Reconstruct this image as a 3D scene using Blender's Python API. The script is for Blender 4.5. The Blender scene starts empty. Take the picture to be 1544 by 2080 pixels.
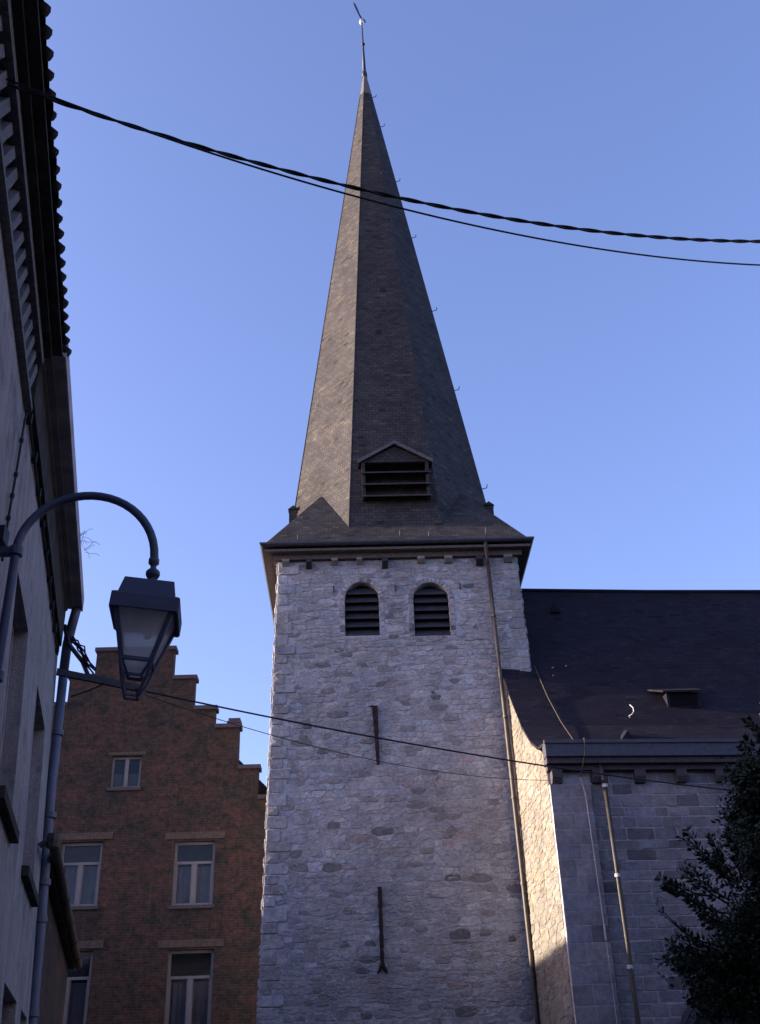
import bpy, bmesh, math, random
from mathutils import Vector, Matrix
from mathutils.geometry import tessellate_polygon
random.seed(11)
R = math.radians
sc = bpy.context.scene
col = sc.collection

# ------------------------------------------------------------------ camera
FPX = 2213.459
pitch, head, roll = math.atan2(1310.0, FPX), R(1.6), math.atan2(132.0, 3740.0)
fw = Vector((math.sin(head)*math.cos(pitch), math.cos(head)*math.cos(pitch), math.sin(pitch)))
r0 = Vector((math.cos(head), -math.sin(head), 0)); u0 = r0.cross(fw)
c_, s_ = math.cos(-roll), math.sin(-roll)
rt = r0*c_ + u0*s_; up = u0*c_ - r0*s_
cam = bpy.data.cameras.new('camera'); camo = bpy.data.objects.new('camera', cam); col.objects.link(camo)
m = Matrix((rt, up, -fw)).transposed().to_4x4(); m.translation = Vector((0, 0, 1.6)); camo.matrix_world = m
cam.sensor_fit = 'VERTICAL'; cam.sensor_height = 36.0; cam.lens = FPX/2080*36
cam.clip_start = 0.1; cam.clip_end = 3000
sc.camera = camo

# ------------------------------------------------------------------ light
SUN = Vector((-0.979, 0.032, 0.198)).normalized()
SEL = math.asin(SUN.z); SAZ = math.atan2(SUN.x, SUN.y)
w = bpy.data.worlds.new('World'); sc.world = w; w.use_nodes = True
wn = w.node_tree; sky = wn.nodes.new('ShaderNodeTexSky'); sky.sky_type = 'NISHITA'
sky.sun_disc = False; sky.sun_elevation = SEL; sky.sun_rotation = SAZ
sky.air_density = 0.85; sky.dust_density = 2.0; sky.ozone_density = 3.0; sky.altitude = 100
bg = wn.nodes['Background']; bg.inputs['Strength'].default_value = 0.145
wb = wn.nodes.new('ShaderNodeMix'); wb.data_type = 'RGBA'; wb.blend_type = 'MULTIPLY'; wb.inputs[0].default_value = 1
wn.links.new(sky.outputs[0], wb.inputs[6]); wb.inputs[7].default_value = (1.08, 0.85, 0.96, 1)   # the camera's cool, slightly violet white balance
wn.links.new(wb.outputs[2], bg.inputs[0])
sun = bpy.data.lights.new('sun', 'SUN'); so = bpy.data.objects.new('sun', sun); col.objects.link(so)
sun.energy = 4.9; sun.angle = R(0.9); sun.color = (1.0, 0.83, 0.64)
so.rotation_euler = SUN.to_track_quat('Z', 'Y').to_euler(); so.location = (-30, 20, 40)
sc.view_settings.view_transform = 'Standard'; sc.view_settings.look = 'None'
sc.view_settings.exposure = 1.86; sc.view_settings.gamma = 1.0

# ------------------------------------------------------------------ materials
def mat(name, rough=.9, spec=.3):
    M = bpy.data.materials.new(name); M.use_nodes = True; t = M.node_tree
    b = t.nodes['Principled BSDF']; b.inputs['Roughness'].default_value = rough
    b.inputs['Specular IOR Level'].default_value = spec
    return M, t, b
def N(t, k, **kw):
    n = t.nodes.new(k)
    for a, v in kw.items():
        if hasattr(n, a): setattr(n, a, v)
        else: n.inputs[a.replace('_', ' ')].default_value = v
    return n
def noise(t, vec, scale, detail=4, rough=.55):
    n = N(t, 'ShaderNodeTexNoise'); n.inputs['Scale'].default_value = scale
    n.inputs['Detail'].default_value = detail; n.inputs['Roughness'].default_value = rough
    if vec is not None: t.links.new(vec, n.inputs['Vector'])
    return n
def ramp(t, fac, stops):
    r = t.nodes.new('ShaderNodeValToRGB'); e = r.color_ramp.elements
    while len(e) < len(stops): e.new(0.5)
    for i, (p, c) in enumerate(stops):
        e[i].position = p; e[i].color = (*c, 1) if len(c) == 3 else c
    t.links.new(fac, r.inputs[0]); return r
def mix(t, mode, fac, a, b):
    x = t.nodes.new('ShaderNodeMix'); x.data_type = 'RGBA'; x.blend_type = mode
    for s, v in ((0, fac), (6, a), (7, b)):
        if isinstance(v, (int, float)): x.inputs[s].default_value = v
        elif isinstance(v, tuple): x.inputs[s].default_value = (*v, 1)
        else: t.links.new(v, x.inputs[s])
    return x.outputs[2]
def bump(t, b, h, strength, dist, prev=None):
    n = t.nodes.new('ShaderNodeBump'); n.inputs['Strength'].default_value = strength
    n.inputs['Distance'].default_value = dist; t.links.new(h, n.inputs['Height'])
    if prev: t.links.new(prev.outputs[0], n.inputs['Normal'])
    t.links.new(n.outputs[0], b.inputs['Normal']); return n
def g(v): return (v, v, v)
def obj_co(t): return t.nodes.new('ShaderNodeTexCoord').outputs['Object']
def uv_co(t): return t.nodes.new('ShaderNodeTexCoord').outputs['UV']

def stone_mat(name, base, var=.25, stain=.35, bstr=.6):
    M, t, b = mat(name, .92, .2); co = obj_co(t)
    at = N(t, 'ShaderNodeAttribute', attribute_name='tint')
    n1 = noise(t, co, 9, 6, .65); n2 = noise(t, co, .55, 5, .6); n3 = noise(t, co, 45, 3)
    c = mix(t, 'MULTIPLY', 1.0, base, at.outputs['Color'])
    r1 = ramp(t, n1.outputs[0], [(.3, g(1-var)), (.7, g(1+var*.5))])
    c = mix(t, 'MULTIPLY', 1.0, c, r1.outputs[0])
    r2 = ramp(t, n2.outputs[0], [(.32, (1-stain, 1-stain*.97, 1-stain*.95)), (.62, g(1.08))])
    c = mix(t, 'MULTIPLY', 1.0, c, r2.outputs[0])
    mp = N(t, 'ShaderNodeMapping'); mp.inputs['Scale'].default_value = (1, 1, 2.2); t.links.new(co, mp.inputs[0])
    n5 = noise(t, mp.outputs[0], 17, 6, .75); r5 = ramp(t, n5.outputs[0], [(.30, g(.42)), (.42, g(.92)), (.6, g(1.0)), (.75, g(1.16))]); c = mix(t, 'MULTIPLY', 1.0, c, r5.outputs[0])
    n6 = noise(t, co, 2.3, 5, .7); r6 = ramp(t, n6.outputs[0], [(.33, (.82, .80, .80)), (.66, (1.10, 1.08, 1.06))]); c = mix(t, 'MULTIPLY', 1.0, c, r6.outputs[0])
    t.links.new(c, b.inputs['Base Color'])
    k = bump(t, b, n3.outputs[0], bstr*.5, .01); k = bump(t, b, n5.outputs[0], bstr*.7, .02, k); bump(t, b, n1.outputs[0], bstr, .03, k)
    return M
def flat_mat(name, c, rough=.7, spec=.3, metal=0, var=.3, sc_=12):
    M, t, b = mat(name, rough, spec); b.inputs['Metallic'].default_value = metal
    n1 = noise(t, obj_co(t), sc_, 5, .6)
    r1 = ramp(t, n1.outputs[0], [(.3, g(1-var)), (.7, g(1+var*.6))])
    t.links.new(mix(t, 'MULTIPLY', 1.0, c, r1.outputs[0]), b.inputs['Base Color'])
    bump(t, b, n1.outputs[0], .25, .01); return M
def slate_mat(name, c1, c2, bw=.22, rh=.115):
    M, t, b = mat(name, .8, .12); uv = uv_co(t)
    bt = N(t, 'ShaderNodeTexBrick'); t.links.new(uv, bt.inputs['Vector'])
    bt.inputs['Scale'].default_value = 1; bt.inputs['Brick Width'].default_value = bw
    bt.inputs['Row Height'].default_value = rh; bt.inputs['Mortar Size'].default_value = .008
    bt.inputs['Mortar Smooth'].default_value = .2; bt.offset = .5
    bt.inputs['Color1'].default_value = (*c1, 1); bt.inputs['Color2'].default_value = (*c2, 1)
    bt.inputs['Mortar'].default_value = (*[x*.35 for x in c1], 1)
    n2 = noise(t, uv, .8, 5, .65); n1 = noise(t, uv, 14, 3)
    r2 = ramp(t, n2.outputs[0], [(.3, (.74, .72, .72)), (.68, (1.16, 1.12, 1.08))])
    r1 = ramp(t, n1.outputs[0], [(.25, g(.7)), (.75, g(1.25))])
    c = mix(t, 'MULTIPLY', 1, mix(t, 'MULTIPLY', 1, bt.outputs[0], r2.outputs[0]), r1.outputs[0])
    wn_ = N(t, 'ShaderNodeTexWhiteNoise', noise_dimensions='2D')
    # odd pale or lichen slates, one cell each
    sn = N(t, 'ShaderNodeVectorMath', operation='SNAP'); sn.inputs[1].default_value = (bw, rh, 1); t.links.new(uv, sn.inputs[0])
    t.links.new(sn.outputs[0], wn_.inputs['Vector'])
    r3 = ramp(t, wn_.outputs[0], [(0, (1, 1, 1)), (.90, (1, 1, 1)), (.93, (1.5, 1.35, 1.1)), (.97, (.6, .55, .6))])
    r3.color_ramp.interpolation = 'CONSTANT'
    c = mix(t, 'MULTIPLY', 1, c, r3.outputs[0])
    t.links.new(c, b.inputs['Base Color'])
    # each course tilts outwards like lapped slates
    sep = t.nodes.new('ShaderNodeSeparateXYZ'); t.links.new(uv, sep.inputs[0])
    dv = N(t, 'ShaderNodeMath', operation='DIVIDE'); t.links.new(sep.outputs[1], dv.inputs[0]); dv.inputs[1].default_value = rh
    fr = N(t, 'ShaderNodeMath', operation='FRACT'); t.links.new(dv.outputs[0], fr.inputs[0])
    iv = N(t, 'ShaderNodeMath', operation='SUBTRACT'); iv.inputs[0].default_value = 1; t.links.new(fr.outputs[0], iv.inputs[1])
    k = bump(t, b, iv.outputs[0], .3, .008)
    k = bump(t, b, wn_.outputs[0], .35, .012, k)
    inv = N(t, 'ShaderNodeMath', operation='SUBTRACT'); inv.inputs[0].default_value = 1; t.links.new(bt.outputs['Fac'], inv.inputs[1])
    bump(t, b, inv.outputs[0], .4, .008, k)
    return M
def brick_mat(name, c1, c2, mortar, dark=.5):
    M, t, b = mat(name, .92, .2); uv = uv_co(t)
    bt = N(t, 'ShaderNodeTexBrick'); t.links.new(uv, bt.inputs['Vector'])
    bt.inputs['Scale'].default_value = 1; bt.inputs['Brick Width'].default_value = .235
    bt.inputs['Row Height'].default_value = .078; bt.inputs['Mortar Size'].default_value = .009
    bt.inputs['Mortar Smooth'].default_value = .3; bt.inputs['Bias'].default_value = -.15
    bt.inputs['Color1'].default_value = (*c1, 1); bt.inputs['Color2'].default_value = (*c2, 1)
    bt.inputs['Mortar'].default_value = (*mortar, 1)
    n2 = noise(t, uv, .7, 6, .65); n1 = noise(t, uv, 7, 4); n3 = noise(t, uv, 2.2, 5, .7)
    r2 = ramp(t, n2.outputs[0], [(.35, (dark, dark*1.25, dark*1.3)), (.6, (1.12, 1.0, 1.0))])
    r1 = ramp(t, n1.outputs[0], [(.3, (.6, .62, .66)), (.7, (1.35, 1.25, 1.2))])
    r3 = ramp(t, n3.outputs[0], [(.36, (.50, .66, .66)), (.5, (.9, .92, .92)), (.66, (1.25, .98, .95))])
    c = mix(t, 'MULTIPLY', 1, mix(t, 'MULTIPLY', 1, bt.outputs[0], r2.outputs[0]), r1.outputs[0])
    c = mix(t, 'MULTIPLY', 1, c, r3.outputs[0])
    t.links.new(c, b.inputs['Base Color'])
    inv = N(t, 'ShaderNodeMath', operation='SUBTRACT'); inv.inputs[0].default_value = 1; t.links.new(bt.outputs['Fac'], inv.inputs[1])
    k = bump(t, b, inv.outputs[0], .6, .012); bump(t, b, n1.outputs[0], .4, .02, k)
    return M
def plaster_mat(name, ca, cb, cc):
    M, t, b = mat(name, .93, .2); co = obj_co(t)
    n1 = noise(t, co, 1.1, 7, .68); n2 = noise(t, co, 5.5, 6, .7); n3 = noise(t, co, 38, 4, .7)
    mp = N(t, 'ShaderNodeMapping'); mp.inputs['Scale'].default_value = (3, 3, .45); t.links.new(co, mp.inputs[0])
    n4 = noise(t, mp.outputs[0], 1.6, 5, .6)
    r1 = ramp(t, n1.outputs[0], [(.34, cb), (.46, ca), (.6, tuple(x*.86 for x in ca)), (.66, tuple(x*1.12 for x in ca))])
    r2 = ramp(t, n2.outputs[0], [(.28, cc), (.42, g(1)), (.8, g(1.1))])
    r4 = ramp(t, n4.outputs[0], [(.3, g(.72)), (.6, g(1.05))])
    c = mix(t, 'MULTIPLY', 1, r1.outputs[0], r2.outputs[0]); c = mix(t, 'MULTIPLY', 1, c, r4.outputs[0])
    r3 = ramp(t, n3.outputs[0], [(.3, g(.75)), (.45, g(1.0))]); c = mix(t, 'MULTIPLY', .8, c, r3.outputs[0])
    t.links.new(c, b.inputs['Base Color'])
    n5 = noise(t, co, 14, 6, .75); r5 = ramp(t, n5.outputs[0], [(.30, g(.55)), (.40, g(1))]); t.links.new(mix(t, 'MULTIPLY', 1, c, r5.outputs[0]), b.inputs['Base Color'])
    k = bump(t, b, n2.outputs[0], .8, .04); k = bump(t, b, n5.outputs[0], .6, .02, k); bump(t, b, n3.outputs[0], .5, .01, k); return M
def glass_mat(name, c, rough=.12):
    M, t, b = mat(name, rough, .8)
    n = noise(t, obj_co(t), 1.5, 3)
    r = ramp(t, n.outputs[0], [(.35, tuple(x*.7 for x in c)), (.65, tuple(x*1.2 for x in c))])
    t.links.new(r.outputs[0], b.inputs['Base Color']); return M

MT = dict(
    rubble=stone_mat('rubble_stone', (.345, .342, .370), .34, .32, .9),
    mortar=flat_mat('lime_mortar', (.37, .362, .39), .95, .1, 0, .35, 7),
    ashlar=stone_mat('ashlar_stone', (.24, .225, .25), .28, .4, .7),
    mortar2=flat_mat('ashlar_mortar', (.36, .335, .355), .95, .1, 0, .25, 7),
    cream=stone_mat('cream_rubble', (.225, .208, .182), .22, .25, 1.3),
    cream_mortar=flat_mat('cream_mortar', (.215, .198, .172), .95, .1, 0, .2, 9),
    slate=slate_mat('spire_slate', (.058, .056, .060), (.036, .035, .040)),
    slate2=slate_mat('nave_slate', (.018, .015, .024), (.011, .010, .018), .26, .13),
    lead=flat_mat('lead_cap', (.12, .105, .09), .5, .5, .3),
    zinc=flat_mat('zinc_gutter', (.05, .052, .072), .55, .5, .3),
    pipe=flat_mat('pipe_zinc', (.055, .046, .040), .55, .4, .2, .35, 5),
    soffit=flat_mat('soffit_wood', (.10, .082, .082), .85, .2),
    dark=flat_mat('dark_iron', (.025, .024, .035), .5, .5, .4),
    louver=flat_mat('louver_slate', (.030, .030, .040), .7, .3, 0, .4, 6),
    rust=flat_mat('rusty_iron', (.030, .022, .024), .9, .1, 0, .5, 9),
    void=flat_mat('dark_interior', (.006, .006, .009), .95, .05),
    trim=flat_mat('grey_trim', (.10, .095, .105), .8, .2),
    brick=brick_mat('gable_brick', (.062, .037, .030), (.034, .030, .029), (.056, .053, .052), .65),
    coping=flat_mat('coping_stone', (.062, .055, .068), .9, .2),
    lintel=flat_mat('lintel_stone', (.075, .060, .052), .9, .2),
    wframe=flat_mat('window_paint', (.155, .15, .165), .6, .3, 0, .15),
    glass=glass_mat('window_glass', (.035, .045, .07)),
    curtain=flat_mat('net_curtain', (.42, .42, .52), .9, .1, 0, .2, 3),
    white=plaster_mat('whitewash', (.33, .31, .31), (.20, .19, .20), (.62, .62, .66)),
    stuccog=plaster_mat('grey_reveal', (.16, .16, .18), (.10, .10, .12), (.7, .7, .7)),
    tile=flat_mat('clay_tile', (.024, .017, .022), .9, .2),
    board=flat_mat('old_board', (.055, .055, .050), .9, .1, 0, .5, 4),
    wood=flat_mat('grey_wood', (.40, .35, .37), .85, .2, 0, .35, 3),
    dent=flat_mat('limed_brick', (.17, .17, .18), .9, .2, 0, .4, 20),
    lamp=flat_mat('lamp_paint_haze', (.060, .075, .135), .5, .4, .1, .15, 5),  # blue-grey paint, lightened and blued to stand for lens haze
    gpipe=flat_mat('grey_pipe', (.11, .12, .17), .5, .4, .2, .2, 4),
    cable=flat_mat('cable_rubber', (.012, .012, .02), .7, .3),
    wire=flat_mat('pale_wire', (.40, .38, .40), .6, .4),
    brick2=brick_mat('low_brick', (.09, .058, .05), (.055, .04, .038), (.085, .075, .075), .55),
    gold=flat_mat('gilt', (.75, .7, .6), .3, .6, .8),
    bark=flat_mat('bark', (.05, .04, .035), .9, .2),
    asphalt=flat_mat('asphalt', (.05, .05, .052), .9, .2, 0, .3, 3),
    paving=flat_mat('paving', (.16, .155, .15), .9, .2, 0, .3, 3),
    earth=flat_mat('earth', (.07, .065, .05), .95, .1, 0, .4, 1),
)
def lamp_glass():
    M = bpy.data.materials.new('frosted_lamp_glass'); M.use_nodes = True; t = M.node_tree; out = t.nodes['Material Output']
    t.nodes.remove(t.nodes['Principled BSDF'])
    n = noise(t, obj_co(t), 7, 5, .7); r = ramp(t, n.outputs[0], [(.3, (.86, .86, .92)), (.65, (1.0, 1.0, 1.0))])
    d = t.nodes.new('ShaderNodeBsdfDiffuse'); tr = t.nodes.new('ShaderNodeBsdfTranslucent'); mx = t.nodes.new('ShaderNodeMixShader'); mx.inputs[0].default_value = .85
    t.links.new(r.outputs[0], d.inputs[0]); t.links.new(r.outputs[0], tr.inputs[0]); t.links.new(d.outputs[0], mx.inputs[1]); t.links.new(tr.outputs[0], mx.inputs[2])
    tp = t.nodes.new('ShaderNodeBsdfTransparent'); tp.inputs[0].default_value = (.9, .92, .95, 1); m2 = t.nodes.new('ShaderNodeMixShader'); m2.inputs[0].default_value = .22
    t.links.new(mx.outputs[0], m2.inputs[1]); t.links.new(tp.outputs[0], m2.inputs[2]); t.links.new(m2.outputs[0], out.inputs[0]); return M
MT['lglass'] = lamp_glass()
def leaf_mat():
    M, t, b = mat('evergreen_leaf', .55, .3)
    at = N(t, 'ShaderNodeAttribute', attribute_name='tint')
    t.links.new(mix(t, 'MULTIPLY', 1, (.030, .045, .024), at.outputs['Color']), b.inputs['Base Color']); return M
MT['leaf'] = leaf_mat()
def pane_mat():
    M, t, b = mat('window_pane', .08, .5); b.inputs['Base Color'].default_value = (.012, .015, .022, 1); out = t.nodes['Material Output']
    n = noise(t, obj_co(t), 2.2, 4); bump(t, b, n.outputs[0], .25, .02)
    tp = t.nodes.new('ShaderNodeBsdfTransparent'); m = t.nodes.new('ShaderNodeMixShader'); m.inputs[0].default_value = .45
    t.links.new(b.outputs[0], m.inputs[2]); t.links.new(tp.outputs[0], m.inputs[1]); t.links.new(m.outputs[0], out.inputs[0]); return M
MT['pane'] = pane_mat()

# ------------------------------------------------------------------ mesh builder
class MB:
    def __init__(s): s.v = []; s.f = []; s.t = []; s.m = []
    def face(s, pts, tint=(1, 1, 1), m=0):
        i = len(s.v); s.v += [tuple(p) for p in pts]; s.f.append(list(range(i, i+len(pts)))); s.t.append(tint); s.m.append(m)
    def mesh(s, vs, fs, tint=(1, 1, 1), m=0):
        i = len(s.v); s.v += [tuple(p) for p in vs]
        for f in fs: s.f.append([i+k for k in f]); s.t.append(tint); s.m.append(m)
    def box(s, a, b, M=None, m=0, tint=(1, 1, 1)):
        (x0, y0, z0), (x1, y1, z1) = a, b
        vs = [Vector(p) for p in ((x0,y0,z0),(x1,y0,z0),(x1,y1,z0),(x0,y1,z0),(x0,y0,z1),(x1,y0,z1),(x1,y1,z1),(x0,y1,z1))]
        if M: vs = [M(p) if callable(M) else M @ p for p in vs]
        s.mesh(vs, [(0,3,2,1),(4,5,6,7),(0,1,5,4),(1,2,6,5),(2,3,7,6),(3,0,4,7)], tint, m)
    def hull8(s, v, m=0, tint=(1, 1, 1)):
        s.mesh(v, [(0,3,2,1),(4,5,6,7),(0,1,5,4),(1,2,6,5),(2,3,7,6),(3,0,4,7)], tint, m)
    def prism(s, poly, d, m=0, tint=(1, 1, 1)):
        n = len(poly); P = [Vector(p) for p in poly]; D = Vector(d)
        s.mesh(P+[p+D for p in P], [tuple(range(n))[::-1], tuple(range(n, 2*n))]+[(i, (i+1) % n, n+(i+1) % n, n+i) for i in range(n)], tint, m)
    def tube(s, path, r, k=10, m=0, tint=(1, 1, 1), cap=True):
        P = [Vector(p) for p in path]; rr = r if isinstance(r, (list, tuple)) else [r]*len(P)
        t0 = (P[1]-P[0]).normalized(); a = t0.orthogonal().normalized(); rings = []
        for i, p in enumerate(P):
            t = ((P[min(i+1, len(P)-1)]-P[max(i-1, 0)])).normalized()
            a = (a - t*a.dot(t)).normalized(); b = t.cross(a)
            rings.append([p+(a*math.cos(2*math.pi*j/k)+b*math.sin(2*math.pi*j/k))*rr[i] for j in range(k)])
        vs = [q for r_ in rings for q in r_]
        fs = [(i*k+j, i*k+(j+1) % k, (i+1)*k+(j+1) % k, (i+1)*k+j) for i in range(len(P)-1) for j in range(k)]
        if cap: fs += [tuple(range(k))[::-1], tuple((len(P)-1)*k+j for j in range(k))]
        s.mesh(vs, fs, tint, m)
    def lathe(s, c, prof, k=16, m=0):
        c = Vector(c); vs = []; 
        for r, z in prof: vs += [c+Vector((r*math.cos(2*math.pi*j/k), r*math.sin(2*math.pi*j/k), z)) for j in range(k)]
        fs = [(i*k+j, i*k+(j+1) % k, (i+1)*k+(j+1) % k, (i+1)*k+j) for i in range(len(prof)-1) for j in range(k)]
        fs += [tuple(range(k))[::-1], tuple((len(prof)-1)*k+j for j in range(k))]; s.mesh(vs, fs, (1, 1, 1), m)
    def build(s, name, mats, parent=None, smooth=False, fix=True):
        me = bpy.data.meshes.new(name); me.from_pydata(s.v, [], s.f); me.update()
        if fix:
            bm = bmesh.new(); bm.from_mesh(me); bmesh.ops.recalc_face_normals(bm, faces=bm.faces); bm.to_mesh(me); bm.free()
        if not isinstance(mats, (list, tuple)): mats = [mats]
        for k in mats: me.materials.append(MT[k])
        Z = Vector((0, 0, 1)); nl = len(me.loops); uvs = [0.0]*(2*nl); cs = [1.0]*(4*nl)
        for p in me.polygons:
            p.material_index = s.m[p.index]; p.use_smooth = smooth; tc = s.t[p.index]
            n = p.normal.copy()
            if n.y > .02 or (abs(n.y) <= .02 and n.x > 0): n = -n
            t = Z.cross(n); t = t.normalized() if t.length > .05 else Vector((1, 0, 0)); b = n.cross(t)
            for li in p.loop_indices:
                co = me.vertices[me.loops[li].vertex_index].co
                uvs[2*li] = co.dot(t); uvs[2*li+1] = co.dot(b); cs[4*li:4*li+3] = tc
        me.uv_layers.new(name='uv'); me.color_attributes.new('tint', 'FLOAT_COLOR', 'CORNER')
        me.uv_layers['uv'].data.foreach_set('uv', uvs); me.color_attributes['tint'].data.foreach_set('color', cs); me.update()
        o = bpy.data.objects.new(name, me); col.objects.link(o)
        if parent is not None:
            o.parent = parent; o.matrix_parent_inverse = parent.matrix_world.inverted()
        return o
def tag(o, label=None, cat=None, group=None, kind=None):
    if label: o['label'] = label
    if cat: o['category'] = cat
    if group: o['group'] = group
    if kind: o['kind'] = kind
    return o
def empty(name, loc, label, cat, group=None):
    o = bpy.data.objects.new(name, None); col.objects.link(o); o.location = loc
    o.empty_display_size = .3; bpy.context.view_layer.update()
    o.matrix_world = Matrix.Translation(loc); return tag(o, label, cat, group)

# ---- 2-d helpers for masonry
def clip(poly, n, d):           # keep n.p <= d
    out = []
    for i in range(len(poly)):
        a, b = poly[i], poly[(i+1) % len(poly)]
        da = n[0]*a[0]+n[1]*a[1]-d; db = n[0]*b[0]+n[1]*b[1]-d
        if da <= 0: out.append(a)
        if da*db < 0:
            t = da/(da-db); out.append((a[0]+(b[0]-a[0])*t, a[1]+(b[1]-a[1])*t))
    return out
def centroid(p):
    return (sum(q[0] for q in p)/len(p), sum(q[1] for q in p)/len(p))
def area(p):
    return .5*sum(p[i][0]*p[(i+1) % len(p)][1]-p[(i+1) % len(p)][0]*p[i][1] for i in range(len(p)))
def inside(c, hole):            # convex CCW
    return all((hole[(i+1) % len(hole)][0]-hole[i][0])*(c[1]-hole[i][1])-(hole[(i+1) % len(hole)][1]-hole[i][1])*(c[0]-hole[i][0]) > 0 for i in range(len(hole)))
def cut_hole(poly, hole):       # trims a convex stone along the hole edge nearest to it
    hx = [p[0] for p in hole]; hy = [p[1] for p in hole]; px = [p[0] for p in poly]; py = [p[1] for p in poly]
    if max(px) < min(hx) or min(px) > max(hx) or max(py) < min(hy) or min(py) > max(hy): return poly
    c = centroid(poly)
    if inside(c, hole): return None
    best = None
    for i in range(len(hole)):
        a, b = hole[i], hole[(i+1) % len(hole)]
        n = (b[1]-a[1], -(b[0]-a[0])); L = math.hypot(*n) or 1; n = (n[0]/L, n[1]/L)
        s = n[0]*(c[0]-a[0])+n[1]*(c[1]-a[1])
        if best is None or s > best[0]: best = (s, n, n[0]*a[0]+n[1]*a[1])
    _, n, d = best
    return clip(poly, (-n[0], -n[1]), -d)
def rubble(x0, x1, z0, z1, rowh, wmin, wmax, jit, rnd):
    """irregular stones: weighted Voronoi cells of staggered jittered seeds, x squeezed"""
    K = 2.6; seeds = []; z = z0-rowh
    while z < z1+rowh:
        h = rowh*rnd.uniform(.7, 1.35); x = x0-rnd.uniform(0, wmax)
        while x < x1+wmax:
            ww = rnd.uniform(wmin, wmax); big = rnd.random()
            seeds.append((x+ww/2, z+h/2+rnd.uniform(-jit, jit)*h, .0+(.010 if big > .9 else 0) - (.004 if big < .15 else 0))); x += ww
        z += h
    cs = max(wmax, rowh*1.6); grid = {}
    for i, s in enumerate(seeds): grid.setdefault((int(s[0]//cs), int(s[1]//cs)), []).append(i)
    out = []
    for i, (sx, sz, sw) in enumerate(seeds):
        if sx < x0-.3 or sx > x1+.3 or sz < z0-.2 or sz > z1+.2: continue
        A = sx/K; poly = [(A-.6, sz-.6), (A+.6, sz-.6), (A+.6, sz+.6), (A-.6, sz+.6)]
        gx, gz = int(sx//cs), int(sz//cs)
        for ix in (-2, -1, 0, 1, 2):
            for iz in (-2, -1, 0, 1, 2):
                for j in grid.get((gx+ix, gz+iz), ()):
                    if j == i: continue
                    bx, bz, bw = seeds[j][0]/K, seeds[j][1], seeds[j][2]
                    n = (bx-A, bz-sz); d = (bx*bx+bz*bz-A*A-sz*sz-bw+sw)/2
                    poly = clip(poly, n, d)
                    if len(poly) < 3: break
                if len(poly) < 3: break
            if len(poly) < 3: break
        if len(poly) >= 3: out.append([(p[0]*K, p[1]) for p in poly])
    return out
def coursed(x0, x1, z0, z1, h0, h1, wmin, wmax, rnd):
    out = []; z = z0
    while z < z1:
        h = rnd.uniform(h0, h1); x = x0-rnd.uniform(0, wmax)
        while x < x1:
            ww = rnd.uniform(wmin, wmax); j = lambda: rnd.uniform(-.008, .008)
            out.append([(x+j(), z+j()), (x+ww+j(), z+j()), (x+ww+j(), z+h+j()), (x+j(), z+h+j())]); x += ww
        z += h
    return out
def stone(mb, poly, gap, h, F, tint, m, rnd, jit=.006, chamfer=.22, rough=.008):
    """F(u, v, depth) -> 3-D.  Shrinks, rounds and raises one stone"""
    if poly is None or len(poly) < 3: return
    if area(poly) < 0: poly = poly[::-1]
    p = poly
    for i in range(len(poly)):
        a, b = poly[i], poly[(i+1) % len(poly)]
        n = (b[1]-a[1], -(b[0]-a[0])); L = math.hypot(*n)
        if L < 1e-6: continue
        n = (n[0]/L, n[1]/L); p = clip(p, n, n[0]*a[0]+n[1]*a[1]-gap)
        if len(p) < 3: return
    if abs(area(p)) < .0025: return
    q = []
    for i in range(len(p)):
        a, b, c = p[i-1], p[i], p[(i+1) % len(p)]
        k = chamfer*rnd.uniform(.5, 1.1)
        la = math.hypot(a[0]-b[0], a[1]-b[1]); lc = math.hypot(c[0]-b[0], c[1]-b[1])
        ka = min(k, .05/max(la, .01)); kc = min(k, .05/max(lc, .01))
        q.append((b[0]+(a[0]-b[0])*ka, b[1]+(a[1]-b[1])*ka)); q.append((b[0]+(c[0]-b[0])*kc, b[1]+(c[1]-b[1])*kc))
    q = [(x+rnd.uniform(-jit, jit), y+rnd.uniform(-jit, jit)) for x, y in q]
    c = centroid(q); n = len(q)
    sx = max(abs(x-c[0]) for x, _ in q); s1 = 1-.014/max(sx, .05)
    v = [F(x, y, -.02) for x, y in q]
    v += [F(x, y, h*.75) for x, y in q]
    v += [F(c[0]+(x-c[0])*s1, c[1]+(y-c[1])*(s1-.04), h+rnd.uniform(-rough, rough)) for x, y in q]
    v.append(F(c[0], c[1], h+rnd.uniform(-rough, rough*1.5)))
    fs = [(i, (i+1) % n, n+(i+1) % n, n+i) for i in range(n)] + [(n+i, n+(i+1) % n, 2*n+(i+1) % n, 2*n+i) for i in range(n)] + [(2*n+i, 2*n+(i+1) % n, 3*n) for i in range(n)]
    mb.mesh(v, fs, tint, m)
def sheet(mb, outer, holes, F, m=0, depth=None, back=None, mb2=None):
    """flat wall with real openings; reveals go `depth` inwards"""
    loops = [[Vector((x, y, 0)) for x, y in L] for L in [outer]+holes]; flat = [p for L in loops for p in L]
    tri = tessellate_polygon(loops)
    mb.mesh([F(p.x, p.y, 0) for p in flat], tri, (1, 1, 1), m)
    for h in holes:
        if depth:
            for i in range(len(h)):
                a, b = h[i], h[(i+1) % len(h)]
                mb.face([F(*a, 0), F(*b, 0), F(*b, -depth), F(*a, -depth)], (1, 1, 1), m)
def arch(xa, xb, z0, z1, n=10, pointed=0.0):
    cx, r = (xa+xb)/2, (xb-xa)/2; zs = z1-r*(1+pointed); P = [(xa, z0), (xb, z0)]
    for i in range(n+1):
        t = math.pi*i/n; P.append((cx+r*math.cos(t), zs+r*(1+pointed)*math.sin(t)**(1 if not pointed else .92)))
    return P
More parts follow.
